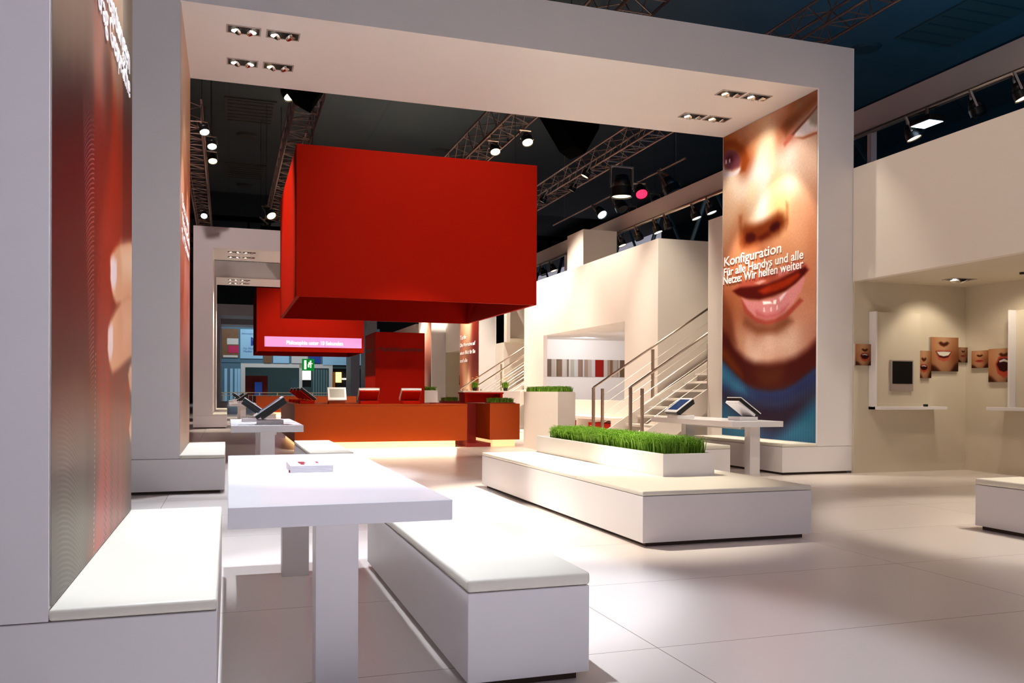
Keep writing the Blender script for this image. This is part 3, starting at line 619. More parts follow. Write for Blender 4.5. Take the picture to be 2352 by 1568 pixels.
P1, P2, P3, P4, P5, P6 = 3.18, 10.33, 27.88, 35.05, 52.6, 59.75
portal(P1, 'white portal nearest the camera, its left post filling the left edge', -.565, -1.17)
portal(P2, 'large white portal with lit soffit spanning the picture before the red box', -.52, -1.12)
portal(P3, 'first white portal beyond the red counter, seen through the opening at left', -.45, -1.02)
portal(P4, 'second white portal beyond the red counter, framing the far red box', -.45, -1.02)
portal(P5, 'white portal behind the far red box', -.45, -1.02)
portal(P6, 'farthest white portal, framing the blue booth at the back', -.45, -1.02)
portal_lights(P1, 'the nearest portal', 'recessed spotlights under the nearest portal')
portal_lights(P2, 'the large middle portal', 'recessed spotlights in the big portal soffit')
portal_lights(P3, 'the first far portal', 'recessed spotlights under the first far portal')
portal_lights(P4, 'the second far portal', 'recessed spotlights under the second far portal')
def soffit_light(name, x, y, tx, ty, watts, deg, col, tz=0, z=5.45):
    spot(name, (x, y, z), (tx, ty, tz), watts, deg, col, 0.35, 0.05)
# light thrown by the recessed lamps
for y0 in (P1, P2):
    n = 'table_spot_light' if y0 == P1 else 'table_spot_light_far'
    soffit_light(n, .17, y0 + .6, .45, y0 + .2, 620, 56, COOL)
    soffit_light(n, .17, y0 + 1.68, .3, y0 + 1.9, 800, 50, COOL)
    soffit_light(n, .63, y0 + 1.68, 1.0, y0 + 1.9, 560, 36, COOL)
    soffit_light('poster_left_light', .63, y0 + .6, -.5, y0 + 1.2, 60, 60, CREAM, 2.5)
    soffit_light('table_right_light', 7.42, y0 + 1.68, 7.2, y0 + 2.2, 700, 50, CREAM)
    soffit_light('poster_right_light', 6.3, y0 + 1.4, 8.06, y0 + 1.3, 170, 84, CREAM, 3.7)
    soffit_light('poster_right_light', 6.98, y0 + .6, 8.06, y0 + 1.1, 240, 64, CREAM, 2.0)
    if y0 == P1: soffit_light('table_right_light', 7.42, y0 + .6, 7.2, 10.6, 260, 22, CREAM, .45)
    soffit_light('table_right_light', 6.98, y0 + .6, 6.9, y0 + .8, 200, 50, CREAM)
for y0 in (P3, P4):
    soffit_light('far_table_light', .4, y0 + 1.2, .4, y0 + 1.3, 900, 80, CREAM)
    soffit_light('far_table_light', 7.0, y0 + 1.2, 7.6, y0 + 1.3, 900, 80, CREAM)

def bay(y0, where, n, xi, xo):
    plinth_bench(y0, -1, 'white cushioned seat plinth at the left post of %s' % where, xi, xo, -.035, None)
    plinth_bench(y0, 1, 'white cushioned seat plinth at the right post of %s' % where, 8.06, 8.67, 7.47, None)
bay(P1, 'the nearest portal', 0, -.565, -1.17)
bay(P2, 'the large middle portal', 1, -.52, -1.12)
bay(P3, 'the first far portal', 2, -.45, -1.02)
bay(P4, 'the second far portal', 3, -.45, -1.02)
bay(P5, 'the portal behind the far red box', 4, -.45, -1.02)
bay(P6, 'the farthest portal', 5, -.45, -1.02)

T1 = table(0, .83, 3.235, 5.82, .75, .325, 'big white table in the left foreground with leaflets on it', None, ly=(.16, .12), lw=.165)
T2 = table(.03, .845, 10.35, 12.75, .765, .365, 'small looking white table with two black terminals left of the red counter', None)
T3 = table(6.66, 7.50, 10.35, 12.75, .765, 7.10, 'white table with two terminals before the face poster', None)
T4 = table(.03, .84, P3, P3 + 2.4, .765, .365, 'white table under the first far portal, behind the terminals at left', None)
T5 = table(.03, .84, P4, P4 + 2.4, .765, .365, 'white table under the second far portal', None)
loose_bench(.885, 1.395, 3.20, 2.52, 'long white bench with padded top in the centre foreground', None)
loose_bench(6.13, 6.64, 3.20, 2.56, 'white bench cut off by the right edge of the picture', None)
loose_bench(.925, 1.43, 10.33, 2.62, 'white padded bench behind the foreground table, before the red counter', None)
loose_bench(6.10, 6.62, 10.33, 2.52, 'white bench behind the green planter, left of the table with terminals', None)
loose_bench(.93, 1.43, P3, 2.52, 'white bench under the first far portal', None)

# ================================================================ ISLAND SEAT WITH PLANTER
t = empty('island_bench', (2.96, 5.795, 0)); tag(t, 'large white island bench with cream padded top in the middle of the floor', 'bench')
L_ = 4.29; Wd = 1.51
box('base', 0, Wd, 0, L_, .035, .385, M['white'], t, bev=.002)
box('recessed_foot', .05, Wd - .05, .05, L_ - .05, 0, .035, M['gap'], t, bev=0)
for a, b in ((0, 1.30), (1.304, L_)):
    bm = bmesh.new(); box_bm(bm, -.002, Wd + .002, a, b, .388, .425, .014, 3)
    link('seat_cushion', bm, M['leather'], t, True)

def grass_bed(x0, x1, y0, y1, z0, h, n, parent, blade=.006, seed=1, bushy=True):
    rng = random.Random(seed)
    verts = []; faces = []
    for k in range(n):
        x = rng.uniform(x0, x1); y = rng.uniform(y0, y1)
        a = rng.uniform(0, 2 * math.pi); hh = h * rng.uniform(.55, 1.08)
        lean = rng.uniform(0, .32) * hh; la = rng.uniform(0, 2 * math.pi)
        dx, dy = math.cos(a) * blade * rng.uniform(.6, 1.4), math.sin(a) * blade
        lx, ly = math.cos(la) * lean, math.sin(la) * lean
        b = len(verts)
        verts += [(x - dx, y - dy, z0), (x + dx, y + dy, z0), (x - dx + lx * .4, y - dy + ly * .4, z0 + hh * .6), (x + dx + lx * .4, y + dy + ly * .4, z0 + hh * .6),
                  (x + lx, y + ly, z0 + hh)]
        faces += [(b, b + 1, b + 3, b + 2), (b + 2, b + 3, b + 4)]
        if bushy and rng.random() < .8:
            # small leaf pair at the tip
            s = blade * rng.uniform(1.2, 2.2); cx, cy, cz = x + lx, y + ly, z0 + hh * rng.uniform(.75, 1)
            c, s2 = math.cos(la) * s, math.sin(la) * s
            b = len(verts)
            verts += [(cx, cy, cz), (cx + c - s2 * .5, cy + s2 + c * .5, cz + s * .5), (cx + 2 * c, cy + 2 * s2, cz + s * .3), (cx + c + s2 * .5, cy + s2 - c * .5, cz + s * .5),
                      (cx - c - s2 * .5, cy - s2 + c * .5, cz + s * .5), (cx - 2 * c, cy - 2 * s2, cz + s * .3), (cx - c + s2 * .5, cy - s2 - c * .5, cz + s * .5)]
            faces += [(b, b + 1, b + 2, b + 3), (b, b + 4, b + 5, b + 6)]
    me = bpy.data.meshes.new('grass'); me.from_pydata(verts, [], faces); me.materials.append(M['grass'])
    o = bpy.data.objects.new('grass', me); COL.objects.link(o); o.parent = parent; o['kind'] = 'stuff'
    return o

def trough(name, x0, x1, y0, y1, z0, z1, label, cat, m, gh, n, inset=.035, group=None, seed=1, blade=.006, gx=None):
    t = empty(name, ((x0 + x1) / 2, (y0 + y1) / 2, z0)); tag(t, label, cat, group)
    w = (x1 - x0) / 2; d = (y1 - y0) / 2; h = z1 - z0; k = .022
    boxes('trough', [(-w, w, -d, -d + k, 0, h), (-w, w, d - k, d, 0, h), (-w, -w + k, -d + k, d - k, 0, h), (w - k, w, -d + k, d - k, 0, h), (-w + k, w - k, -d + k, d - k, 0, .02)], m, t)
    box('soil', -w + k, w - k, -d + k, d - k, h - .06, h - .025, M['soil'], t, bev=0)
    g = gx or (-w + inset, w - inset, -d + inset, d - inset)
    grass_bed(g[0], g[1], g[2], g[3], h - .03, gh, n, t, blade, seed)
    return t
trough('grass_planter', 3.64, 4.155, 6.74, 10.0, .425, .625, 'long white planter full of fresh green grass on the island bench', 'planter', M['white'], .165, 15000, seed=5, blade=.006,
       gx=(-.20, .215, -1.53, 1.32))

# ================================================================ TERMINALS
def terminal(x, y, z, rz, label, group=None, L=.38, Wt=.34, screen='screen', base='white', ang=35, body='black', h0=.055, cat='terminal', back=None):
    """tilted flat screen on a white foot; rz = direction the screen looks to (0 = +X)"""
    t = empty('desk_terminal', (x, y, z), rz); tag(t, label, cat, group)
    box('foot', -.13, .17, -Wt / 2 + .02, Wt / 2 - .02, 0, h0, M[base], t, bev=.004)
    # local frame: slab rises towards -X
    a = math.radians(ang)
    mt = Matrix.Translation((.17, 0, h0)) @ Matrix.Rotation(a, 4, 'Y')
    bm = bmesh.new(); box_bm(bm, -L, 0, -Wt / 2, Wt / 2, .008, .052, .006, 2); bm.transform(mt)
    link('screen_body', bm, M[body], t)
    bm = bmesh.new(); box_bm(bm, -L - .004, .004, -Wt / 2 - .004, Wt / 2 + .004, .0525, .064, .002, 1); bm.transform(mt)
    fr = link('bezel', bm, M['gloss'], t)
    bm = bmesh.new(); box_bm(bm, -L + .035, -.05, -Wt / 2 + .035, Wt / 2 - .035, .0645, .066); bm.transform(mt)
    link('screen', bm, M[screen], fr)
    # wedge support below the slab
    bm = bmesh.new(); box_bm(bm, -L + .004, -.05, -Wt / 2 + .015, Wt / 2 - .015, -.03, .0075, .004, 1); bm.transform(mt)
    link('back_shell', bm, M[back or (base if base.startswith('red') else body)], t)
    return t
PI = math.pi
terminal(.50, 10.72, .765, PI, 'black edged terminal on the left table leaning up to the right', None, L=.40, Wt=.36)
terminal(.30, 11.75, .765, 0, 'black terminal behind the front one on the left table, leaning the other way', None, L=.36, Wt=.34)
terminal(6.72, 11.85, .765, PI, 'terminal with blue screen at the left end of the table by the face poster', None, L=.36, Wt=.36)
terminal(7.12, 10.82, .765, 0, 'terminal showing its red topped back, right end of the table by the face poster', None, L=.40, Wt=.36, base='gloss', back='gloss')
for k, (yy, who) in enumerate(((P3 + .4, 'first'), (P4 + .4, 'second'))):
    terminal(.45, yy, .765, PI, 'tiny far terminal leaning right on the table of the %s far portal' % who, None)
    terminal(.30, yy + .9, .765, 0, 'tiny far terminal leaning left on the table of the %s far portal' % who, None)

# printed matter
t = empty('leaflet_stack', (.41, 4.66, .75)); tag(t, 'stack of white leaflets with red print on the foreground table', 'leaflets')
boxes('pages', [(-.108, .108, -.155, .155, .0 + k * .0075, .0065 + k * .0075) for k in range(5)], M['booktop'], t)
boxes('cover_print', [(-.055, -.02, -.02, .09, .0366, .0372), (.035, .05, -.01, .08, .0366, .0372), (-.05, -.03, -.10, -.03, .0366, .0372)], M['redprint'], t)
box('red_clip', -.114, -.107, -.15, -.12, .001, .012, M['redprint'], t, bev=0)
def leaflet(x, y, z, w, d, m, label, rz=0):
    t = empty('leaflet', (x, y, z), rz); tag(t, label, 'leaflet', 'leaflets on the table left of the red counter')
    box('sheet', -w / 2, w / 2, -d / 2, d / 2, 0, .004, M['booktop'], t, bev=0)
    box('print_field', -w / 2 + .01, w / 2 - .01, -d / 2 + .01, 0, .004, .0045, m, t, bev=0)
leaflet(.20, 10.62, .765, .20, .16, M['black'], 'leaflet with black lettering at the left front of the terminal table')
leaflet(.66, 10.60, .765, .16, .2, M['redprint'], 'leaflet with reddish print beside the front terminal')
leaflet(.72, 11.3, .765, .2, .15, M['trim'], 'grey printed leaflet right behind the front terminal')
leaflet(.20, 11.25, .765, .18, .14, M['trim'], 'grey printed leaflet between the two terminals on the left table')
# ================================================================ RED HANGING BOXES AND COUNTERS
def red_box(dy, label, screen=False):
    x0, x1, y0, y1, z0, z1, k = 1.262, 6.28, 17.3, 22.8, 3.03, 6.02, .07
    t = empty('hanging_red_box', (0, dy, 0)); tag(t, label, 'hanging box')
    bm = bmesh.new()
    box_bm(bm, x0, x1, y0, y0 + k, z0, z1); link('front_panel', bm, M['red'], t)
    bm = bmesh.new(); box_bm(bm, x0, x1, y1 - k, y1, z0, z1); link('back_panel', bm, M['red'], t)
    bm = bmesh.new(); box_bm(bm, x0, x0 + k, y0 + k, y1 - k, z0, z1); link('side_panel', bm, M['red'], t)
    bm = bmesh.new(); box_bm(bm, x1 - k, x1, y0 + k, y1 - k, z0, z1); link('side_panel', bm, M['red'], t)
    box('inner_roof', x0 + k, x1 - k, y0 + k, y1 - k, z1 - .9 if not screen else z0 + .25, z1 - .8 if not screen else z0 + .3, M['darkred'] if not screen else M['black'], t, bev=0)
    for x in (x0 + .36, x1 - .3):
        for y in (y0 + .6, y1 - .6):
            bm = bmesh.new(); cyl_bm(bm, (x, y, z1 - .85), (x, y, 7.32), .008, n=6); link('suspension_cable', bm, M['black'], t)
    if screen:
        f = box('display_band', x0 + .36, x0 + .36 + 4.55, y0 - .03, y0 + .0, z0 + .22, z0 + .70, M['pink'], t, bev=0)
        text_obj('display_lettering', 'Philosophie unter 10 Sekunden', .26, M['lit'], f, on_minus_y(x0 + .36 + 1.0, y0 - .035, z0 + .34), .004, 2.65)
    return t
red_box(0, 'huge plain red box hanging over the red counter')
red_box(24.7, 'far red hanging box with a pink display band reading Philosophie unter 10 Sekunden', True)

def counter(dy, who):
    t = empty('ring_counter', (0, 17.4 + dy, 0)); tag(t, '%s red ring counter floating on a strip of warm light' % who, 'counter')
    zt, zb = .905, .14
    box('front_block', 1.245, 4.77, 0, .70, zb, zt - .03, M['redcounter'], t, bev=.004)
    box('side_block', 1.245, 1.90, .70, 4.6, zb, zt - .03, M['redcounter'], t, bev=.004)
    box('back_block', 1.90, 6.3, 3.9, 4.6, zb, zt - .03, M['redcounter'], t, bev=.004)
    box('countertop', 1.235, 4.78, -.01, .72, zt - .03, zt, M['redcounter'], t, bev=.003)
    box('countertop', 1.235, 1.92, .72, 4.61, zt - .03, zt, M['redcounter'], t, bev=.003)
    boxes('light_plinth', [(1.35, 4.55, .12, .6, 0, zb), (1.35, 1.8, .6, 4.5, 0, zb), (2.0, 6.2, 4.0, 4.5, 0, zb)], M['glow'], t)
    # gate recess and end block
    boxes('gate_recess', [(4.77, 5.27, 1.05, 1.10, .08, .90), (4.77, 5.30, .02, 1.6, .0, .08), (4.77, 4.80, .05, 1.05, .08, .86), (4.98, 5.00, 1.02, 1.05, .14, .86)], M['darkred'], t)
    box('end_block', 5.275, 5.945, 0, 1.9, .145, .915, M['redcounter'], t, bev=.004)
    box('end_plinth', 5.36, 5.87, .1, 1.8, 0, .145, M['glow'], t, bev=0)
    l = area('counter_glow_light', (2.95, 17.45 + dy, .115), (2.95, 17.30 + dy, 0), 26, 3.2, .06, (1, .82, .6))
    return t
counter(0, 'near')
counter(24.7, 'far')

# tower behind the counter
t = empty('sign_tower', (0, 19.0, 0)); tag(t, 'red square tower lettered Handelspartner rising behind the counter', 'sign tower')
tw = box('tower_body', 3.10, 4.215, 0, 1.5, 0, 2.485, M['red'], t, bev=.003)
text_obj('tower_lettering', 'Handelspartner', .15, M['darktext'], t, on_minus_y(3.16, -.006, 2.06), .002, 1.02)
text_obj('side_lettering', 'Handelspartner', .15, M['darktext'], t, on_minus_x(3.094, 1.42, 2.06), .002, 1.02)

# raised red desk panel and grass on the counter's right part
t = empty('raised_red_desk', (0, 20.6, 0)); tag(t, 'raised open red desk with a lilac lit top edge behind the gate of the counter', 'desk')
boxes('desk_body', [(5.60, 6.58, .55, .60, 0, 1.11), (5.60, 5.66, 0, .55, 0, 1.11), (6.52, 6.58, 0, .55, 0, 1.11)], M['red'], t)
box('desk_top', 5.58, 6.60, -.02, .62, 1.11, 1.15, M['red'], t, bev=.003)
trough('grass_box', 5.33, 5.90, 17.55, 17.95, .915, .93, 'flat grass mat in a tray on the right end block of the red counter', 'planter', M['darkred'], .13, 1500, seed=9, blade=.007)
trough('grass_box', 4.75, 5.15, 19.4, 19.8, .88, .93, 'flat grass tray behind the counter gate', 'planter', M['darkred'], .11, 900, seed=10, blade=.007)
bpy.data.objects['grass_box.001'].location.z = .90
box_t = tag(box('counter_shelf', 4.55, 5.5, 19.3, 19.95, 0, .90, M['red'], None, bev=.003), 'low red cupboard under the grass tray behind the gate', 'cupboard')

# screens on the near counter
def counter_screen(x, y, rz, label, **k):
    return terminal(x, y, .905, rz, label, 'screens on the red counter', h0=.06, **k)
counter_screen(2.08, 17.62, -PI / 2, 'white framed screen facing the camera on the red counter', L=.28, Wt=.36, screen='screengrey', base='redcounter', ang=60, body='gloss')
counter_screen(2.74, 17.60, PI / 2, 'bright white backed screen left of the red tower', L=.34, Wt=.42, base='red', ang=40, body='gloss')  # red foot and back shell paint in the red reflection on the underside
counter_screen(3.62, 17.62, PI / 2, 'screen with cream top edge standing in front of the red tower', L=.34, Wt=.42, base='red', ang=40, body='gloss')  # underside coloured red for the reflection, as on the screen before
for k in range(4):
    counter_screen(1.52, 18.15 + k * 1.02, 0, 'dark slanted screen on the left arm of the red counter, %s of four' % ('nearest', 'second', 'third', 'farthest')[k], L=.36, Wt=.34, base='red', ang=38)

# tall white block planter
trough('tall_block_planter', 5.88, 6.235, 15.0, 16.95, 0, 1.172, 'tall white block with a strip of grass on top beside the red counter', 'planter', M['wall'], .13, 3600, seed=12, blade=.007)
trough('tall_block_planter', 5.42, 5.85, 24.6, 26.2, 0, 1.20, 'far white block with pale grass right of the red tower', 'planter', M['white'], .13, 1200, seed=13, blade=.012)
# low white ledge with flower pots
tag(box('white_ledge', 6.3, 8.0, 23.4, 23.9, 0, 1.19, M['wall'], None), 'white ledge carrying two flower pots behind the raised red desk', 'ledge')
def flower_pot(x, y, z, label):
    t = empty('flower_pot', (x, y, z)); tag(t, label, 'potted plant', 'flower pots on the white ledge')
    bm = bmesh.new(); cyl_bm(bm, (0, 0, 0), (0, 0, .10), .055, .07, 14); link('pot', bm, M['soil'], t, True)
    grass_bed(-.07, .07, -.07, .07, .09, .16, 160, t, .01, int(x * 100))
    bm = bmesh.new()
    for k in range(3):
        a = k * 2.1 + .4
        cyl_bm(bm, (0, 0, .1), (math.cos(a) * .07, math.sin(a) * .07, .40 - k * .03), .003, n=5)
    link('stems', bm, M['grass'], t)
    bm = bmesh.new()
    for k in range(3):
        a = k * 2.1 + .4
        for j in range(5):
            b = j * 1.257
            p = Vector((math.cos(a) * .07, math.sin(a) * .07, .40 - k * .03))
            bmesh.ops.create_icosphere(bm, subdivisions=1, radius=.016, matrix=Matrix.Translation(p + Vector((math.cos(b) * .022, math.sin(b) * .022, 0))) @ Matrix.Diagonal((1, 1, .5, 1)))
    link('blossoms', bm, M['orange'], t)
flower_pot(6.70, 23.6, 1.19, 'small pot with orange flowers on the white ledge, left one')
flower_pot(7.62, 23.6, 1.19, 'small pot with orange flowers on the white ledge, right one')

# low sideboard below the room opening
t = empty('low_sideboard', (0, 17.6, 0)); tag(t, 'low white sideboard with red compartments under the wall opening', 'sideboard')
boxes('carcass', [(8.20, 8.655, 0, 5.2, .52, .58), (8.20, 8.655, 0, 5.2, 0, .06), (8.20, 8.655, 0, .05, .06, .52), (8.20, 8.655, 5.15, 5.2, .06, .52), (8.20, 8.655, 2.0, 2.05, .06, .52), (8.20, 8.655, 3.6, 3.65, .06, .52), (8.60, 8.655, .05, 5.15, .06, .52)], M['wall'], t)
boxes('red_compartment', [(8.28, 8.58, .2, 1.5, .10, .44), (8.28, 8.58, 2.2, 2.9, .10, .44), (8.28, 8.58, 3.9, 4.6, .10, .44)], M['red'], t)

# striped print band on the rear wall of the room
def stripe_paint(P):
    rng = np.random.default_rng(11)
    x = P[:, 0]; edges = [8.78]; cols = []
    pal = [(206, 172, 146), (236, 222, 206), (150, 112, 80), (222, 200, 180), (196, 160, 136), (240, 232, 222), (128, 104, 78), (226, 196, 180), (210, 196, 176), (176, 136, 112)]
    b = np.full((len(P), 3), 225.0); e = 8.78
    while e < 12.4:
        w = rng.choice([.03, .045, .06, .09, .13]); c = pal[rng.integers(len(pal))]
        b[(x >= e) & (x < e + w)] = c; e += w
    b[(x > 10.98) & (x < 11.28)] = (176, 28, 12)
    return b * .82
for dy, who in ((0, 'through the wall opening'), (24.7, 'in the far room')):
    picture('striped_wall_print', 24.81 + dy, -1, 8.80, 12.35, 1.645, 2.185, 420, 6, stripe_paint, M['print'], 'band of beige, brown and white stripes with one red bar seen ' + who, 'wall print', depth=.012, axis='y')
for dy in (0, 24.7):
    spot('room_wash_light', (10.2, 23.5 + dy, 2.7), (10.2, 24.9 + dy, 2.6), 45, 150, COOL, .6)
    spot('room_wash_light', (10.9, 20.5 + dy, 2.7), (10.4, 23.5 + dy, .6), 200, 120, COOL, .6)

# ================================================================ STAIRCASES
def staircase(dy, ya, yb, label):
    """open steel stair climbing to the right (+X) between two railings"""
    t = empty('staircase', (7.1, (ya + yb) / 2 + dy, 0)); tag(t, label, 'staircase')
    cy = (ya + yb) / 2; x0 = 7.1; tan = .64; n = 17; rise = .175; run = rise / tan
    def w(x): return x - x0
    for s, y in ((1, ya), (-1, yb)):
        yy = y - cy - s * .05
        bm = bmesh.new()
        xe = run * (n + .3)
        prof = [(0.05, 0), (.42, 0), (xe + .3, (xe) * tan - .04), (xe + .3, xe * tan + .26), (0.05, .26)]
        a = [bm.verts.new((px, yy - .02, pz)) for px, pz in prof]; b = [bm.verts.new((px, yy + .02, pz)) for px, pz in prof]
        bm.faces.new(a); bm.faces.new(b[::-1])
        for i in range(5): bm.faces.new((a[i], b[i], b[(i + 1) % 5], a[(i + 1) % 5]))
        bmesh.ops.recalc_face_normals(bm, faces=bm.faces)
        link('stringer', bm, M['wall'], t)
    for k in range(n):
        x = .12 + k * run; z = rise * (k + 1)
        box('tread', x, x + .30, -(ya - yb) / 2 + .08, (ya - yb) / 2 - .08, z - .045, z, M['wall'], t, bev=.002)
    for s, y in ((1, ya), (-1, yb)):
        yy = y - cy
        bm = bmesh.new()
        cyl_bm(bm, (0, yy, 1.26), (4.2, yy, 1.26 + 4.2 * tan), .024, n=10)
        link('handrail', bm, M['chrome'], t, True)
        posts = [(0.0, 0.0, 1.26), (.20, 0.1, 1.24), (1.35, 1.0, 2.02), (2.7, 1.9, 2.9)] if s > 0 else [(0.0, 0, 1.26), (.24, .1, 1.24), (1.66, 1.2, 2.06), (2.9, 2.0, 3.0)]
        for px, pz, pt in posts:
            bm = bmesh.new(); box_bm(bm, px - .025, px + .025, yy - .025, yy + .025, pz, pt + (.05 if px > 1 else 0)); link('baluster_post', bm, M['chrome'], t)
        for k in range(4):
            zz = .42 + .19 * k
            bm = bmesh.new(); cyl_bm(bm, (.2, yy, zz + .10), (4.0, yy, zz + .10 + 3.8 * tan), .004, n=5); link('steel_cable', bm, M['chrome'], t)
    return t
staircase(0, 16.12, 14.42, 'steel and white staircase with open treads climbing behind the face poster')
staircase(0, 26.62, 25.15, 'farther steel staircase behind the tall white block planter')

# ================================================================ NICHE: SCREEN PANELS AND MOUTH PICTURES
def screen_panel(x0, x1, y, label):
    t = empty('screen_panel', (0, y, 0)); tag(t, label, 'display panel')
    box('back_board', x0, x1, -.10, 0, .97, 2.36, M['niche'], t, bev=.003)
    box('side_lip', x0 - .03, x0, -.14, 0, .93, 2.36, M['white'], t, bev=.003)
    box('shelf', x0 - .03, x1 + .36, -.26, 0, .93, .975, M['white'], t, bev=.003)
    f = box('monitor', x0 + .26, x0 + .67, -.13, -.10, 1.20, 1.66, M['trim'], t, bev=.004)
    box('monitor_glass', x0 + .285, x0 + .645, -.135, -.13, 1.31, 1.64, M['blackgloss'], f, bev=0)
    box('camera_knob', x0 + .78, x0 + .83, -.25, -.20, .975, 1.01, M['black'], t, bev=.004)
    return t
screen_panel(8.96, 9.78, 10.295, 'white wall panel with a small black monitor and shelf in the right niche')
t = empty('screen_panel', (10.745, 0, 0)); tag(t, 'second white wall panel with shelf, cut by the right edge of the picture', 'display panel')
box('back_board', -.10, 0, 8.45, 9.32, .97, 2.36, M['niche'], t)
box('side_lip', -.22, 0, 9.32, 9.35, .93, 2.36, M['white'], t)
box('shelf', -.34, 0, 8.45, 9.60, .93, .975, M['white'], t)

def mouth_y(x0, x1, z0, z1, y, label, *a, **k):
    picture('mouth_picture', y, -1, x0, x1, z0, z1, 60, 80, mouth_paint(*a, u0_=x0, u1_=x1, v0_=z0, v1_=z1, **k), M['print'], label, 'picture', depth=.045, axis='y', group='mouth close-ups in the right niche')
def mouth_x(y0, y1, z0, z1, x, label, *a, **k):
    picture('mouth_picture', x, -1, y0, y1, z0, z1, 60, 80, mouth_paint(*a, u0_=y0, u1_=y1, v0_=z0, v1_=z1, flip=True, **k), M['print'], label, 'picture', depth=.045, axis='x', group='mouth close-ups in the right niche')
mouth_y(8.66, 8.955, 1.575, 1.885, 10.25, 'small picture of an open mouth left of the monitor panel', .55, .42, .3, .16, 'open')
mouth_y(9.80, 10.045, 1.40, 1.81, 10.25, 'narrow picture of a laughing mouth right of the monitor panel', .42, .38, .34, .12, 'open')
mouth_y(10.04, 10.56, 1.505, 2.02, 10.25, 'largest picture of a broad toothy smile on the niche back wall', .46, .5, .33, .16, 'smile')
mouth_y(10.565, 10.74, 1.645, 1.875, 10.25, 'tiny dark picture of closed lips beside the niche corner', .5, .42, .3, .07, 'closed', tone=.75)
mouth_x(9.84, 10.14, 1.555, 1.815, 10.70, 'small picture of smiling closed lips on the side wall by the corner', .5, .40, .3, .08, 'closed')
mouth_x(9.405, 9.835, 1.34, 1.83, 10.70, 'picture of a wide open shouting mouth at the right edge', .62, .50, .34, .25, 'open')
picture('mouth_picture', 34.99, -1, 9.25, 9.65, 1.45, 1.85, 40, 40, mouth_paint(.5, .42, .3, .14, 'smile', u0_=9.25, u1_=9.65, v0_=1.45, v1_=1.85), M['print'], 'tiny mouth picture on the cream wall far behind the staircase', 'picture', depth=.03, axis='y')

# niche downlight
o = downlight('one', 9.90, 9.60, 2.80, 'recessed double spotlight in the soffit of the right niche', None)
spot('niche_spot_light', (9.9, 9.45, 2.70), (9.9, 10.3, 1.4), 36, 95, (1, .88, .70), .5)
spot('niche_spot_light', (10.0, 8.8, 2.70), (10.75, 9.2, 1.3), 36, 110, (1, .88, .70), .6)
bm = bmesh.new(); box_bm(bm, 10.08, 10.12, 8.74, 8.78, 2.77, 2.80); tag(link('ceiling_sensor', bm, M['black']), 'tiny black square sensor on the niche soffit', 'sensor')

# ================================================================ BIG POSTERS
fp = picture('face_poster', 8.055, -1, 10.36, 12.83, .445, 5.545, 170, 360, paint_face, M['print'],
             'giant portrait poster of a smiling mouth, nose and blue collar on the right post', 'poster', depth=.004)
text_obj('headline', 'Konfiguration', .22, M['text'], fp, on_minus_x(8.046, 12.775, 3.325), .0025, 1.60)
text_obj('subline', 'Für alle Handys und alle', .19, M['text'], fp, on_minus_x(8.046, 12.785, 3.155), .0025, 2.14)
text_obj('subline', 'Netze: Wir helfen weiter', .19, M['text'], fp, on_minus_x(8.046, 12.795, 3.015), .0025, 2.15)
hp = picture('hand_poster', -.560, 1, 3.20, 5.69, .445, 5.545, 300, 1100, paint_hand, M['print'],
             'red fabric poster with fingertips on the inside of the nearest left post', 'poster', depth=.004)
text_obj('headline', 'Serviceleistungen', .21, M['text'], hp, on_plus_x(-.5555, 3.75, 3.03), .002, 1.75)
text_obj('subline', 'Vertrag Gespräche', .19, M['text'], hp, on_plus_x(-.5555, 3.90, 2.89), .002, 1.62)
wp = picture('smile_poster', -.515, 1, 10.36, 12.83, .445, 5.545, 60, 240, simple_paint(SMILE_COLS, .25, .6), M['print'],
             'portrait poster seen as a narrow sliver on the left post of the middle portal', 'poster', depth=.004)
text_obj('headline', 'Beratung', .22, M['text'], wp, on_plus_x(-.5105, 10.6, 3.30), .003, 1.7)
text_obj('subline', 'Wir sind für Sie da', .19, M['text'], wp, on_plus_x(-.5105, 10.6, 3.10), .003, 2.0)
text_obj('subline', 'Ihr Partner', .19, M['text'], wp, on_plus_x(-.5105, 10.6, 2.92), .003, 1.9)
lp = picture('leg_poster', 8.055, -1, P3 + .03, P3 + 2.49, .445, 5.545, 60, 160, simple_paint(LEG_COLS, .2, 1.2), M['print'],
             'dark red poster with a bright bare limb on the first far portal', 'poster', depth=.004)
text_obj('headline', 'Tarife', .22, M['text'], lp, on_minus_x(8.046, P3 + 2.44, 3.05), .002, .8)
for k, (s, w_) in enumerate((('Die Alternative auf', 2.0), ('einen Blick für Sie', 2.0), ('und alle', 1.0))):
    text_obj('subline', s, .19, M['text'], lp, on_minus_x(8.046, P3 + 2.44, 2.78 - .28 * k), .002, w_)
mp_ = picture('lips_poster', 8.055, -1, P4 + .03, P4 + 2.49, .445, 5.545, 50, 140, simple_paint(LIPS_COLS, .25, 1.0), M['print'],
              'portrait poster with dark red lips on the second far portal', 'poster', depth=.004)
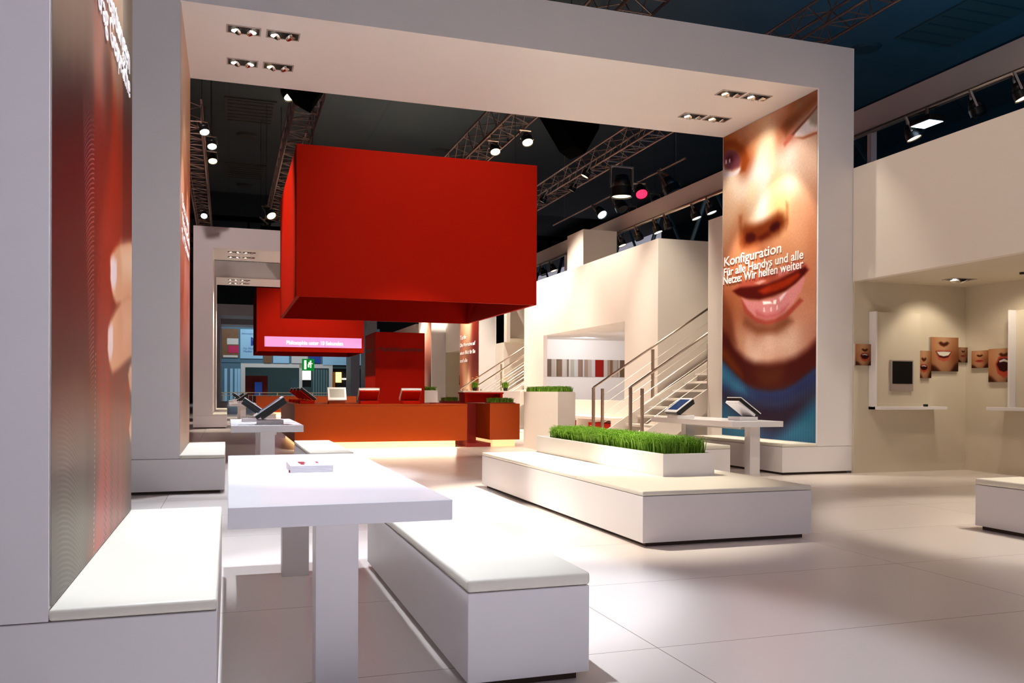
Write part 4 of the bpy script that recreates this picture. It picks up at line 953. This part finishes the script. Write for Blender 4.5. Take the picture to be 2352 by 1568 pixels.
# ================================================================ HALL RIG
def truss(p0, p1, w, label, m='truss', pitch=.5, group='lighting trusses under the ceiling'):
    """square lattice truss from p0 to p1; w = side"""
    p0 = Vector(p0); p1 = Vector(p1); L = (p1 - p0).length
    t = empty('lighting_truss', p0); tag(t, label, 'truss', group)
    t.rotation_euler = (p1 - p0).to_track_quat('Y', 'Z').to_euler()
    h = w / 2
    for sx in (-1, 1):
        for sz in (-1, 1):
            bm = bmesh.new(); cyl_bm(bm, (sx * h, 0, sz * h), (sx * h, L, sz * h), .026, n=8); link('chord', bm, M[m], t, True)
    n = int(L / pitch); bm = bmesh.new()
    for k in range(n):
        a, b = k * L / n, (k + 1) * L / n
        if k % 2: a, b = b, a
        for s in (-1, 1):
            cyl_bm(bm, (s * h, a, -h), (s * h, b, h), .012, n=5, cap=False)
        cyl_bm(bm, (-h, a, -h), (h, b, -h), .012, n=5, cap=False); cyl_bm(bm, (-h, a, h), (h, b, h), .012, n=5, cap=False)
        cyl_bm(bm, (-h, k * L / n, -h), (h, k * L / n, -h), .012, n=5, cap=False)
    link('lattice', bm, M[m], t)
    return t
truss((-.86, 21.0, 7.6), (-.90, 42, 7.6), .5, 'lattice truss at the far left, half hidden by the left post')
truss((1.62, 17.0, 7.6), (1.62, 48, 7.6), .55, 'lattice truss running back just left of the red hanging box')
truss((6.2, 9.0, 7.6), (6.2, 48, 7.6), .62, 'lattice truss running back above the middle of the red hanging box')
truss((9.75, 8.0, 7.6), (9.75, 44, 7.6), .5, 'lattice truss with many lamps, right of the red hanging box')
tag(link('lamp_bar', (lambda b: (cyl_bm(b, (11.35, 19.9, 7.3), (11.35, 29.5, 7.3), .03, n=8), cyl_bm(b, (11.35, 20.4, 7.3), (11.35, 20.4, 10.99), .006, n=5), cyl_bm(b, (11.35, 28.4, 7.3), (11.35, 28.4, 10.99), .006, n=5), b)[-1])(bmesh.new()), M['truss']), 'thin reddish pipe carrying round spotlights under the ceiling', 'pipe')

# white edge beam with pipe on the gallery, with struts below
t = empty('edge_beam', (11.0, 0, 0)); tag(t, 'long white beam running back above the gallery wall', 'beam')
box('beam_board', 0, .12, 5.0, 41.0, 5.93, 6.38, M['wall'], t, bev=0)
bm = bmesh.new(); cyl_bm(bm, (-.04, 5, 5.88), (-.04, 41, 5.88), .045, n=10); link('under_pipe', bm, M['chrome'], t, True)
for y in (12.63, 27.3):
    box('post', -.06, .06, y - .05, y + .05, 4.4, 5.93, M['white'], t, bev=0)
# blue steel roof frame behind the beam
t = empty('steel_frame', (12.2, 0, 0)); tag(t, 'dark blue steel lattice seen in the gap below the long white beam', 'steel frame')
bm = bmesh.new(); cyl_bm(bm, (0, 6, 4.95), (0, 40, 4.95), .09, n=8); cyl_bm(bm, (0, 6, 6.75), (0, 40, 6.75), .09, n=8); link('chord', bm, M['truss_blue'], t, True)
bm = bmesh.new()
for k in range(12):
    y = 7 + k * 2.6
    cyl_bm(bm, (0, y, 6.75), (0, y + 1.3, 4.95), .06, n=6); cyl_bm(bm, (0, y + 2.6, 6.75), (0, y + 1.3, 4.95), .04, n=6)
link('struts', bm, M['truss_blue'], t)
# white service box standing on the gallery
tag(boxes('gallery_box', [(9.7, 10.76, 22.8, 24.02, 2.951, 5.86)], M['wall']), 'pinkish white box standing on the gallery in front of the long beam', 'cabinet')

# spotlights
def par_proto(lens, r=.16, long=.34):
    t = empty('stage_spotlight', (0, 0, 0))
    bm = bmesh.new()
    cyl_bm(bm, (0, 0, -.20), (0, 0, -.20 - long * .55), r * .62, r, 20, True); cyl_bm(bm, (0, 0, -.20 - long * .55), (0, 0, -.20 - long), r, r * 1.03, 20, False)
    h = link('housing', bm, M['black'], t, True)
    bm = bmesh.new(); cyl_bm(bm, (0, 0, -.20 - long + .02), (0, 0, -.20 - long + .03), r * .93, r * .93, 20)
    link('lens', bm, M[lens], h)
    bm = bmesh.new()
    for s in (-1, 1): box_bm(bm, s * (r + .03) - .008, s * (r + .03) + .008, -.02, .02, -.40, -.06)
    box_bm(bm, -(r + .04), r + .04, -.02, .02, -.07, -.05); cyl_bm(bm, (0, 0, -.06), (0, 0, .04), .02, n=8)
    link('yoke', bm, M['chrome'], t)
    return t
PAR = {}
def par(kind, x, y, z, rx, rz, label, group, s=1.0, hang=0):
    lens = {'lit': 'lens', 'warm': 'lenswarm', 'blue': 'lensblue', 'red': 'lensred', 'off': 'reflector'}[kind]
    if kind not in PAR:
        o = par_proto(lens); PAR[kind] = o
    else:
        o = dup(PAR[kind])
    o.location = (x, y, z); o.rotation_euler = (rx, 0, rz); o.scale = (s, s, s)
    tag(o, label, 'spotlight', group)
    if hang:
        bm = bmesh.new(); cyl_bm(bm, (x, y, z - .02), (x, y, hang), .008, n=6)
        h = link('hanger_rod', bm, M['black']); h.parent = o
        bpy.context.view_layer.update(); h.matrix_parent_inverse = o.matrix_world.inverted()
    return o
G1 = 'round spotlights on the reddish pipe'
par('blue', 11.3, 25.6, 7.25, -.75, .3, 'blazing blue white spotlight at the low end of the reddish pipe', G1, 1.0)
par('off', 11.3, 24.1, 7.25, -.6, .3, 'round silver spotlight second from the low end of the pipe', G1, 1.2)
par('red', 11.35, 22.6, 7.3, -.7, -.2, 'spotlight with a glowing red gel on the pipe', G1, 1.1)
par('off', 11.35, 21.2, 7.3, -.5, .6, 'large silver spotlight above the red gelled one', G1, 1.5)
par('warm', 12.5, 25.4, 7.3, -.4, 0, 'small black lamp with white face right of the red gelled spotlight', G1, .9, 11)
par('warm', 12.4, 23.6, 7.3, -.4, 0, 'small black lamp with white face further up beside the pipe', G1, .9, 11)
par('warm', 12.3, 22.2, 7.3, -.4, 0, 'small black lamp with white face near the top of the pipe', G1, .9, 11)
par('warm', 10.0, 20.9, 7.31, 0, 0, 'large dark spotlight hanging from the truss with many lamps', 'lamps on the right truss', 1.7)
for k in range(8):
    yy = 21.8 + k * 1.7
    par('off' if k % 3 else 'warm', 9.5 + .3 * (k % 2), yy, 7.45, .5, 1.2, 'small dark lamp in the row along the right truss', 'small lamps along the right truss', .7)
G2 = 'lamps at the left truss'
par('lit', -.60, 21.2, 7.45, -.5, .4, 'lit spotlight at the far left truss, upper one of the cluster', G2, .7, 11)
par('lit', -.42, 22.2, 7.40, -.5, .2, 'lit spotlight at the far left truss, middle one of the cluster', G2, .7, 11)
par('warm', -.42, 23.2, 7.30, -.5, .2, 'amber spotlight at the far left truss, lowest of the cluster', G2, .7, 11)
par('lit', -.80, 31.5, 7.4, -.8, 0, 'lit spotlight low beside the left post', G2, .7, 11)
G3 = 'lamps under the truss beside the red box'
par('warm', 1.22, 30.5, 7.5, -.7, .5, 'lit spotlight at the lower end of the truss left of the red box', G3, 1.0, 11)
par('lit', 1.10, 32.2, 7.4, -.9, 1.2, 'spotlight with a bright white streak low on the truss left of the red box', G3, 1.1, 11)
par('off', 1.35, 33.0, 7.0, -.7, 0, 'silver spotlight just left of the red box', G3, 1.3, 7.34)
par('warm', 1.75, 33.4, 7.0, -.7, 0, 'silver spotlight touching the left edge of the red box', G3, 1.3, 7.34)
par('warm', .95, 17.6, 7.5, -.5, 1.0, 'warm spotlight beside the black cabinet below the big soffit', G3, 1.1, 11)
par('warm', 6.45, 18.6, 7.2, -.5, 0, 'lit spotlight left of the black cabinet on the middle truss', G3, .8)
par('warm', 6.3, 20.6, 7.5, -.5, 0, 'small lit lamp inside the middle truss', G3, .8)
G4 = 'lamps under the long white beam'
beam_l = [(10.40, 'off', 'unlit lamp head under the long beam near the right edge'), (9.62, 'warm', 'bright round lamp under the long beam at the far right edge'), (11.72, 'warm', 'lamp with three shining spots under the long beam'),
          (18.1, 'lit', 'lamp under the beam next to the face poster'), (18.8, 'lit', 'second lamp under the beam left of the face poster'), (20.2, 'off', 'third lamp under the beam left of the face poster'),
          (20.8, 'lit', 'fourth lamp under the beam left of the face poster'), (21.9, 'off', 'lamp under the beam at mid distance'), (23.0, 'warm', 'lamp under the beam right of the pinkish gallery box'), (28.6, 'warm', 'lamp under the beam left of the pinkish gallery box'), (29.6, 'off', 'last lamp under the beam before the red box')]
for y, k, lab in beam_l: par(k, 10.9, y, 5.85, -.35, .8, lab, G4, .75)
t = empty('flood_light', (10.9, 11.25, 5.70)); tag(t, 'brilliant blue white floodlight under the long beam at right', 'floodlight', None)
bm = bmesh.new(); box_bm(bm, -.16, .16, -.22, .22, -.10, .0, .02, 2); h = link('housing', bm, M['black'], t)
bm = bmesh.new(); box_bm(bm, -.14, .14, -.20, .20, -.105, -.101); link('lens', bm, M['lensblue'], h)
bm = bmesh.new(); box_bm(bm, -.02, .02, -.02, .02, 0, .16); link('bracket', bm, M['chrome'], t)

# black wedge loudspeakers flown on the trusses
def speaker(x, y, z, s, rz, label, hang=0):
    t = empty('flown_loudspeaker', (x, y, z), rz); tag(t, label, 'loudspeaker', 'black wedge cabinets under the trusses')
    prof = [(-.62, .55), (.58, .55), (.55, .05), (.18, -.55), (-.10, -.42), (-.62, .25)]
    bm = bmesh.new()
    a = [bm.verts.new((px * s, -.3 * s, pz * s)) for px, pz in prof]; b = [bm.verts.new((px * s, .3 * s, pz * s)) for px, pz in prof]
    bm.faces.new(a); bm.faces.new(b[::-1])
    for i in range(6): bm.faces.new((a[i], b[i], b[(i + 1) % 6], a[(i + 1) % 6]))
    bmesh.ops.recalc_face_normals(bm, faces=bm.faces)
    link('cabinet', bm, M['blackcloth'], t)
    boxes('hanging_bracket', [(-.3 * s, .3 * s, -.05, .05, .55 * s, .75 * s)] + ([(-.01, .01, -.01, .01, .75 * s, hang - z)] if hang else []), M['black'], t)
speaker(1.30, 16.55, 7.05, 1.0, 0, 'black wedge cabinet at the top of the truss left of the red box', 11)
speaker(7.18, 17.6, 6.95, 1.0, .2, 'black wedge cabinet under the big soffit above the red box', 11)
speaker(1.72, 30.8, 6.2, 1.1, 0, 'black wedge cabinet beside the left edge of the red box', 11)
speaker(1.95, 46.0, 6.4, 1.2, 0, 'far black wedge cabinet over the far red box', 7.34)

# ================================================================ BOOTH AT THE FAR END
YB = 75.0
def far_sign(x0, x1, z0, z1, m, label, y=YB - .04):
    t = empty('far_banner', (0, y, 0)); tag(t, label, 'banner')
    box('banner_board', x0, x1, -.05, 0, z0, z1, M[m], t, bev=0)
    return t
t = empty('far_booth', (0, YB, 0)); tag(t, 'blue grey booth behind the farthest portal', 'booth')
box('back_wall', -1.2, 11.6, 4.0, 4.2, 0, 3.4, M['boothteal'], t, bev=0)
boxes('front_frame', [(1.0, 1.35, 0, .2, 0, 3.45), (5.75, 6.0, 0, .2, 0, 3.45), (8.25, 8.55, 0, .2, 0, 3.45), (1.35, 8.25, 0, .2, 3.12, 3.45)], M['boothframe'], t)
box('blue_wall', -1.2, 1.0, 0, .2, 0, 3.5, M['boothblue'], t, bev=0)
boxes('wall_stripes', [(x, x + .22, -.03, 0, .2, 3.0) for x in (-.3, .15, .5, .75)], M['paleblue'], t)
box('fascia_wall', -1.2, 12.6, .0, .25, 3.45, 6.6, M['boothblue'], t, bev=0)
box('red_wall_panel', 1.40, 3.25, 2.0, 2.1, 0, 2.45, M['darkred'], t, bev=0)
boxes('curtain', [(6.9 + k * .22, 7.02 + k * .22, .1, .25, .2, 3.0) for k in range(6)], M['boothteal'], t)
box('lit_panel', 6.0, 6.75, .3, .4, 2.1, 3.1, M['lit'], t, bev=0)
box('monitor', 5.95, 6.75, .2, .3, 1.5, 2.1, M['black'], t, bev=0)
box('blue_door', 5.2, 5.75, 1.9, 2.0, 0, 2.2, M['boothblue'], t, bev=0)
box('dark_interior', 8.6, 11.3, .5, .6, 0, 3.1, M['roofblack'], t, bev=0)
box('amber_lamp_panel', 8.85, 9.35, .35, .45, 1.9, 2.8, M['litamber'], t, bev=0)
box('orange_post', 8.62, 8.78, .2, .3, .5, 2.8, M['orange'], t, bev=0)
box('lit_shelf', 9.4, 10.6, .3, .4, 2.15, 2.28, M['lenswarm'], t, bev=0)
tag(box('info_column', 2.15, 2.75, 76.2, 76.5, 0, 1.9, M['blueprint'], None, bev=0), 'blue column standing before the dark red booth wall', 'column')
f1 = far_sign(-.5, .82, 3.9, 6.3, 'brownprint', 'far banner with brown, white and magenta picture at the left')
boxes('magenta_shape', [(.0, .8, -.08, -.05, 4.3, 4.9)], M['magenta'], f1)
boxes('white_shape', [(-.1, .8, -.07, -.05, 5.0, 5.5), (-.4, .75, -.07, -.05, 3.92, 4.1)], M['boothframe'], f1)
f2 = far_sign(.95, 2.75, 3.85, 6.3, 'paleblue', 'far pale blue banner with a large blue letter M')
text_obj('banner_letter', 'M', .95, M['blueprint'], f2, on_minus_y(1.75, -.06, 4.95), .03)
text_obj('banner_text', 'Informationen', .22, M['blueprint'], f2, on_minus_y(1.05, -.06, 5.85), .0)
text_obj('banner_text', 'Für Mobile\nMedien', .24, M['blueprint'], f2, on_minus_y(1.2, -.06, 4.6), .0)
far_sign(2.85, 3.5, 3.5, 4.6, 'brownprint', 'far banner with an orange and blue picture under the far red box')
far_sign(3.6, 4.9, 3.5, 4.6, 'paleblue', 'pale far banner beside the orange and blue one')
far_sign(5.1, 6.5, 3.5, 4.6, 'boothframe', 'plain whitish far banner above the green exit sign')
far_sign(6.6, 7.5, 3.55, 4.6, 'blueprint', 'dark blue far banner right of the exit sign')
far_sign(7.7, 11.4, 3.4, 4.9, 'paleblue', 'wide pale blue far banner with faint writing left of the red tower')
# exit sign
t = empty('exit_sign', (5.4, 62.5, 3.02)); tag(t, 'green emergency exit sign with a white running figure and door', 'exit sign')
box('sign_box', -.42, .42, -.06, .06, -.42, .42, M['green'], t, bev=0)
boxes('pictogram', [(-.28, -.12, -.07, -.06, -.32, .32), (.12, .22, -.07, -.06, .20, .30), (.02, .22, -.07, -.06, .02, .18), (.18, .32, -.07, -.06, .06, .11), (-.02, .08, -.07, -.06, -.18, .04), (.14, .22, -.07, -.06, -.22, .02)], M['lit'], t)
bm = bmesh.new(); cyl_bm(bm, (0, 0, .42), (0, 0, 8.58), .02, n=6); link('hanger', bm, M['black'], t)
# railing before the far booth
t = empty('far_railing', (0, 70.0, 0)); tag(t, 'low pale wooden railing before the far blue booth', 'railing')
boxes('top_rail', [(-.8, 8.6, -.03, .03, .98, 1.04), (-.8, 8.6, -.03, .03, .78, .82)], M['rail'], t)
for k in range(7):
    box('post', -.4 + k * 1.35, -.32 + k * 1.35, -.03, .03, 0, .98, M['rail'], t, bev=0)
boxes('slats', [(-.6 + k * .3, -.57 + k * .3, -.01, .01, 0, .78) for k in range(30)], M['boothframe'], t)
area('booth_light', (4, 70, 8.5), (4, 75, 2), 420, 10, 2, (.75, .9, 1.0))
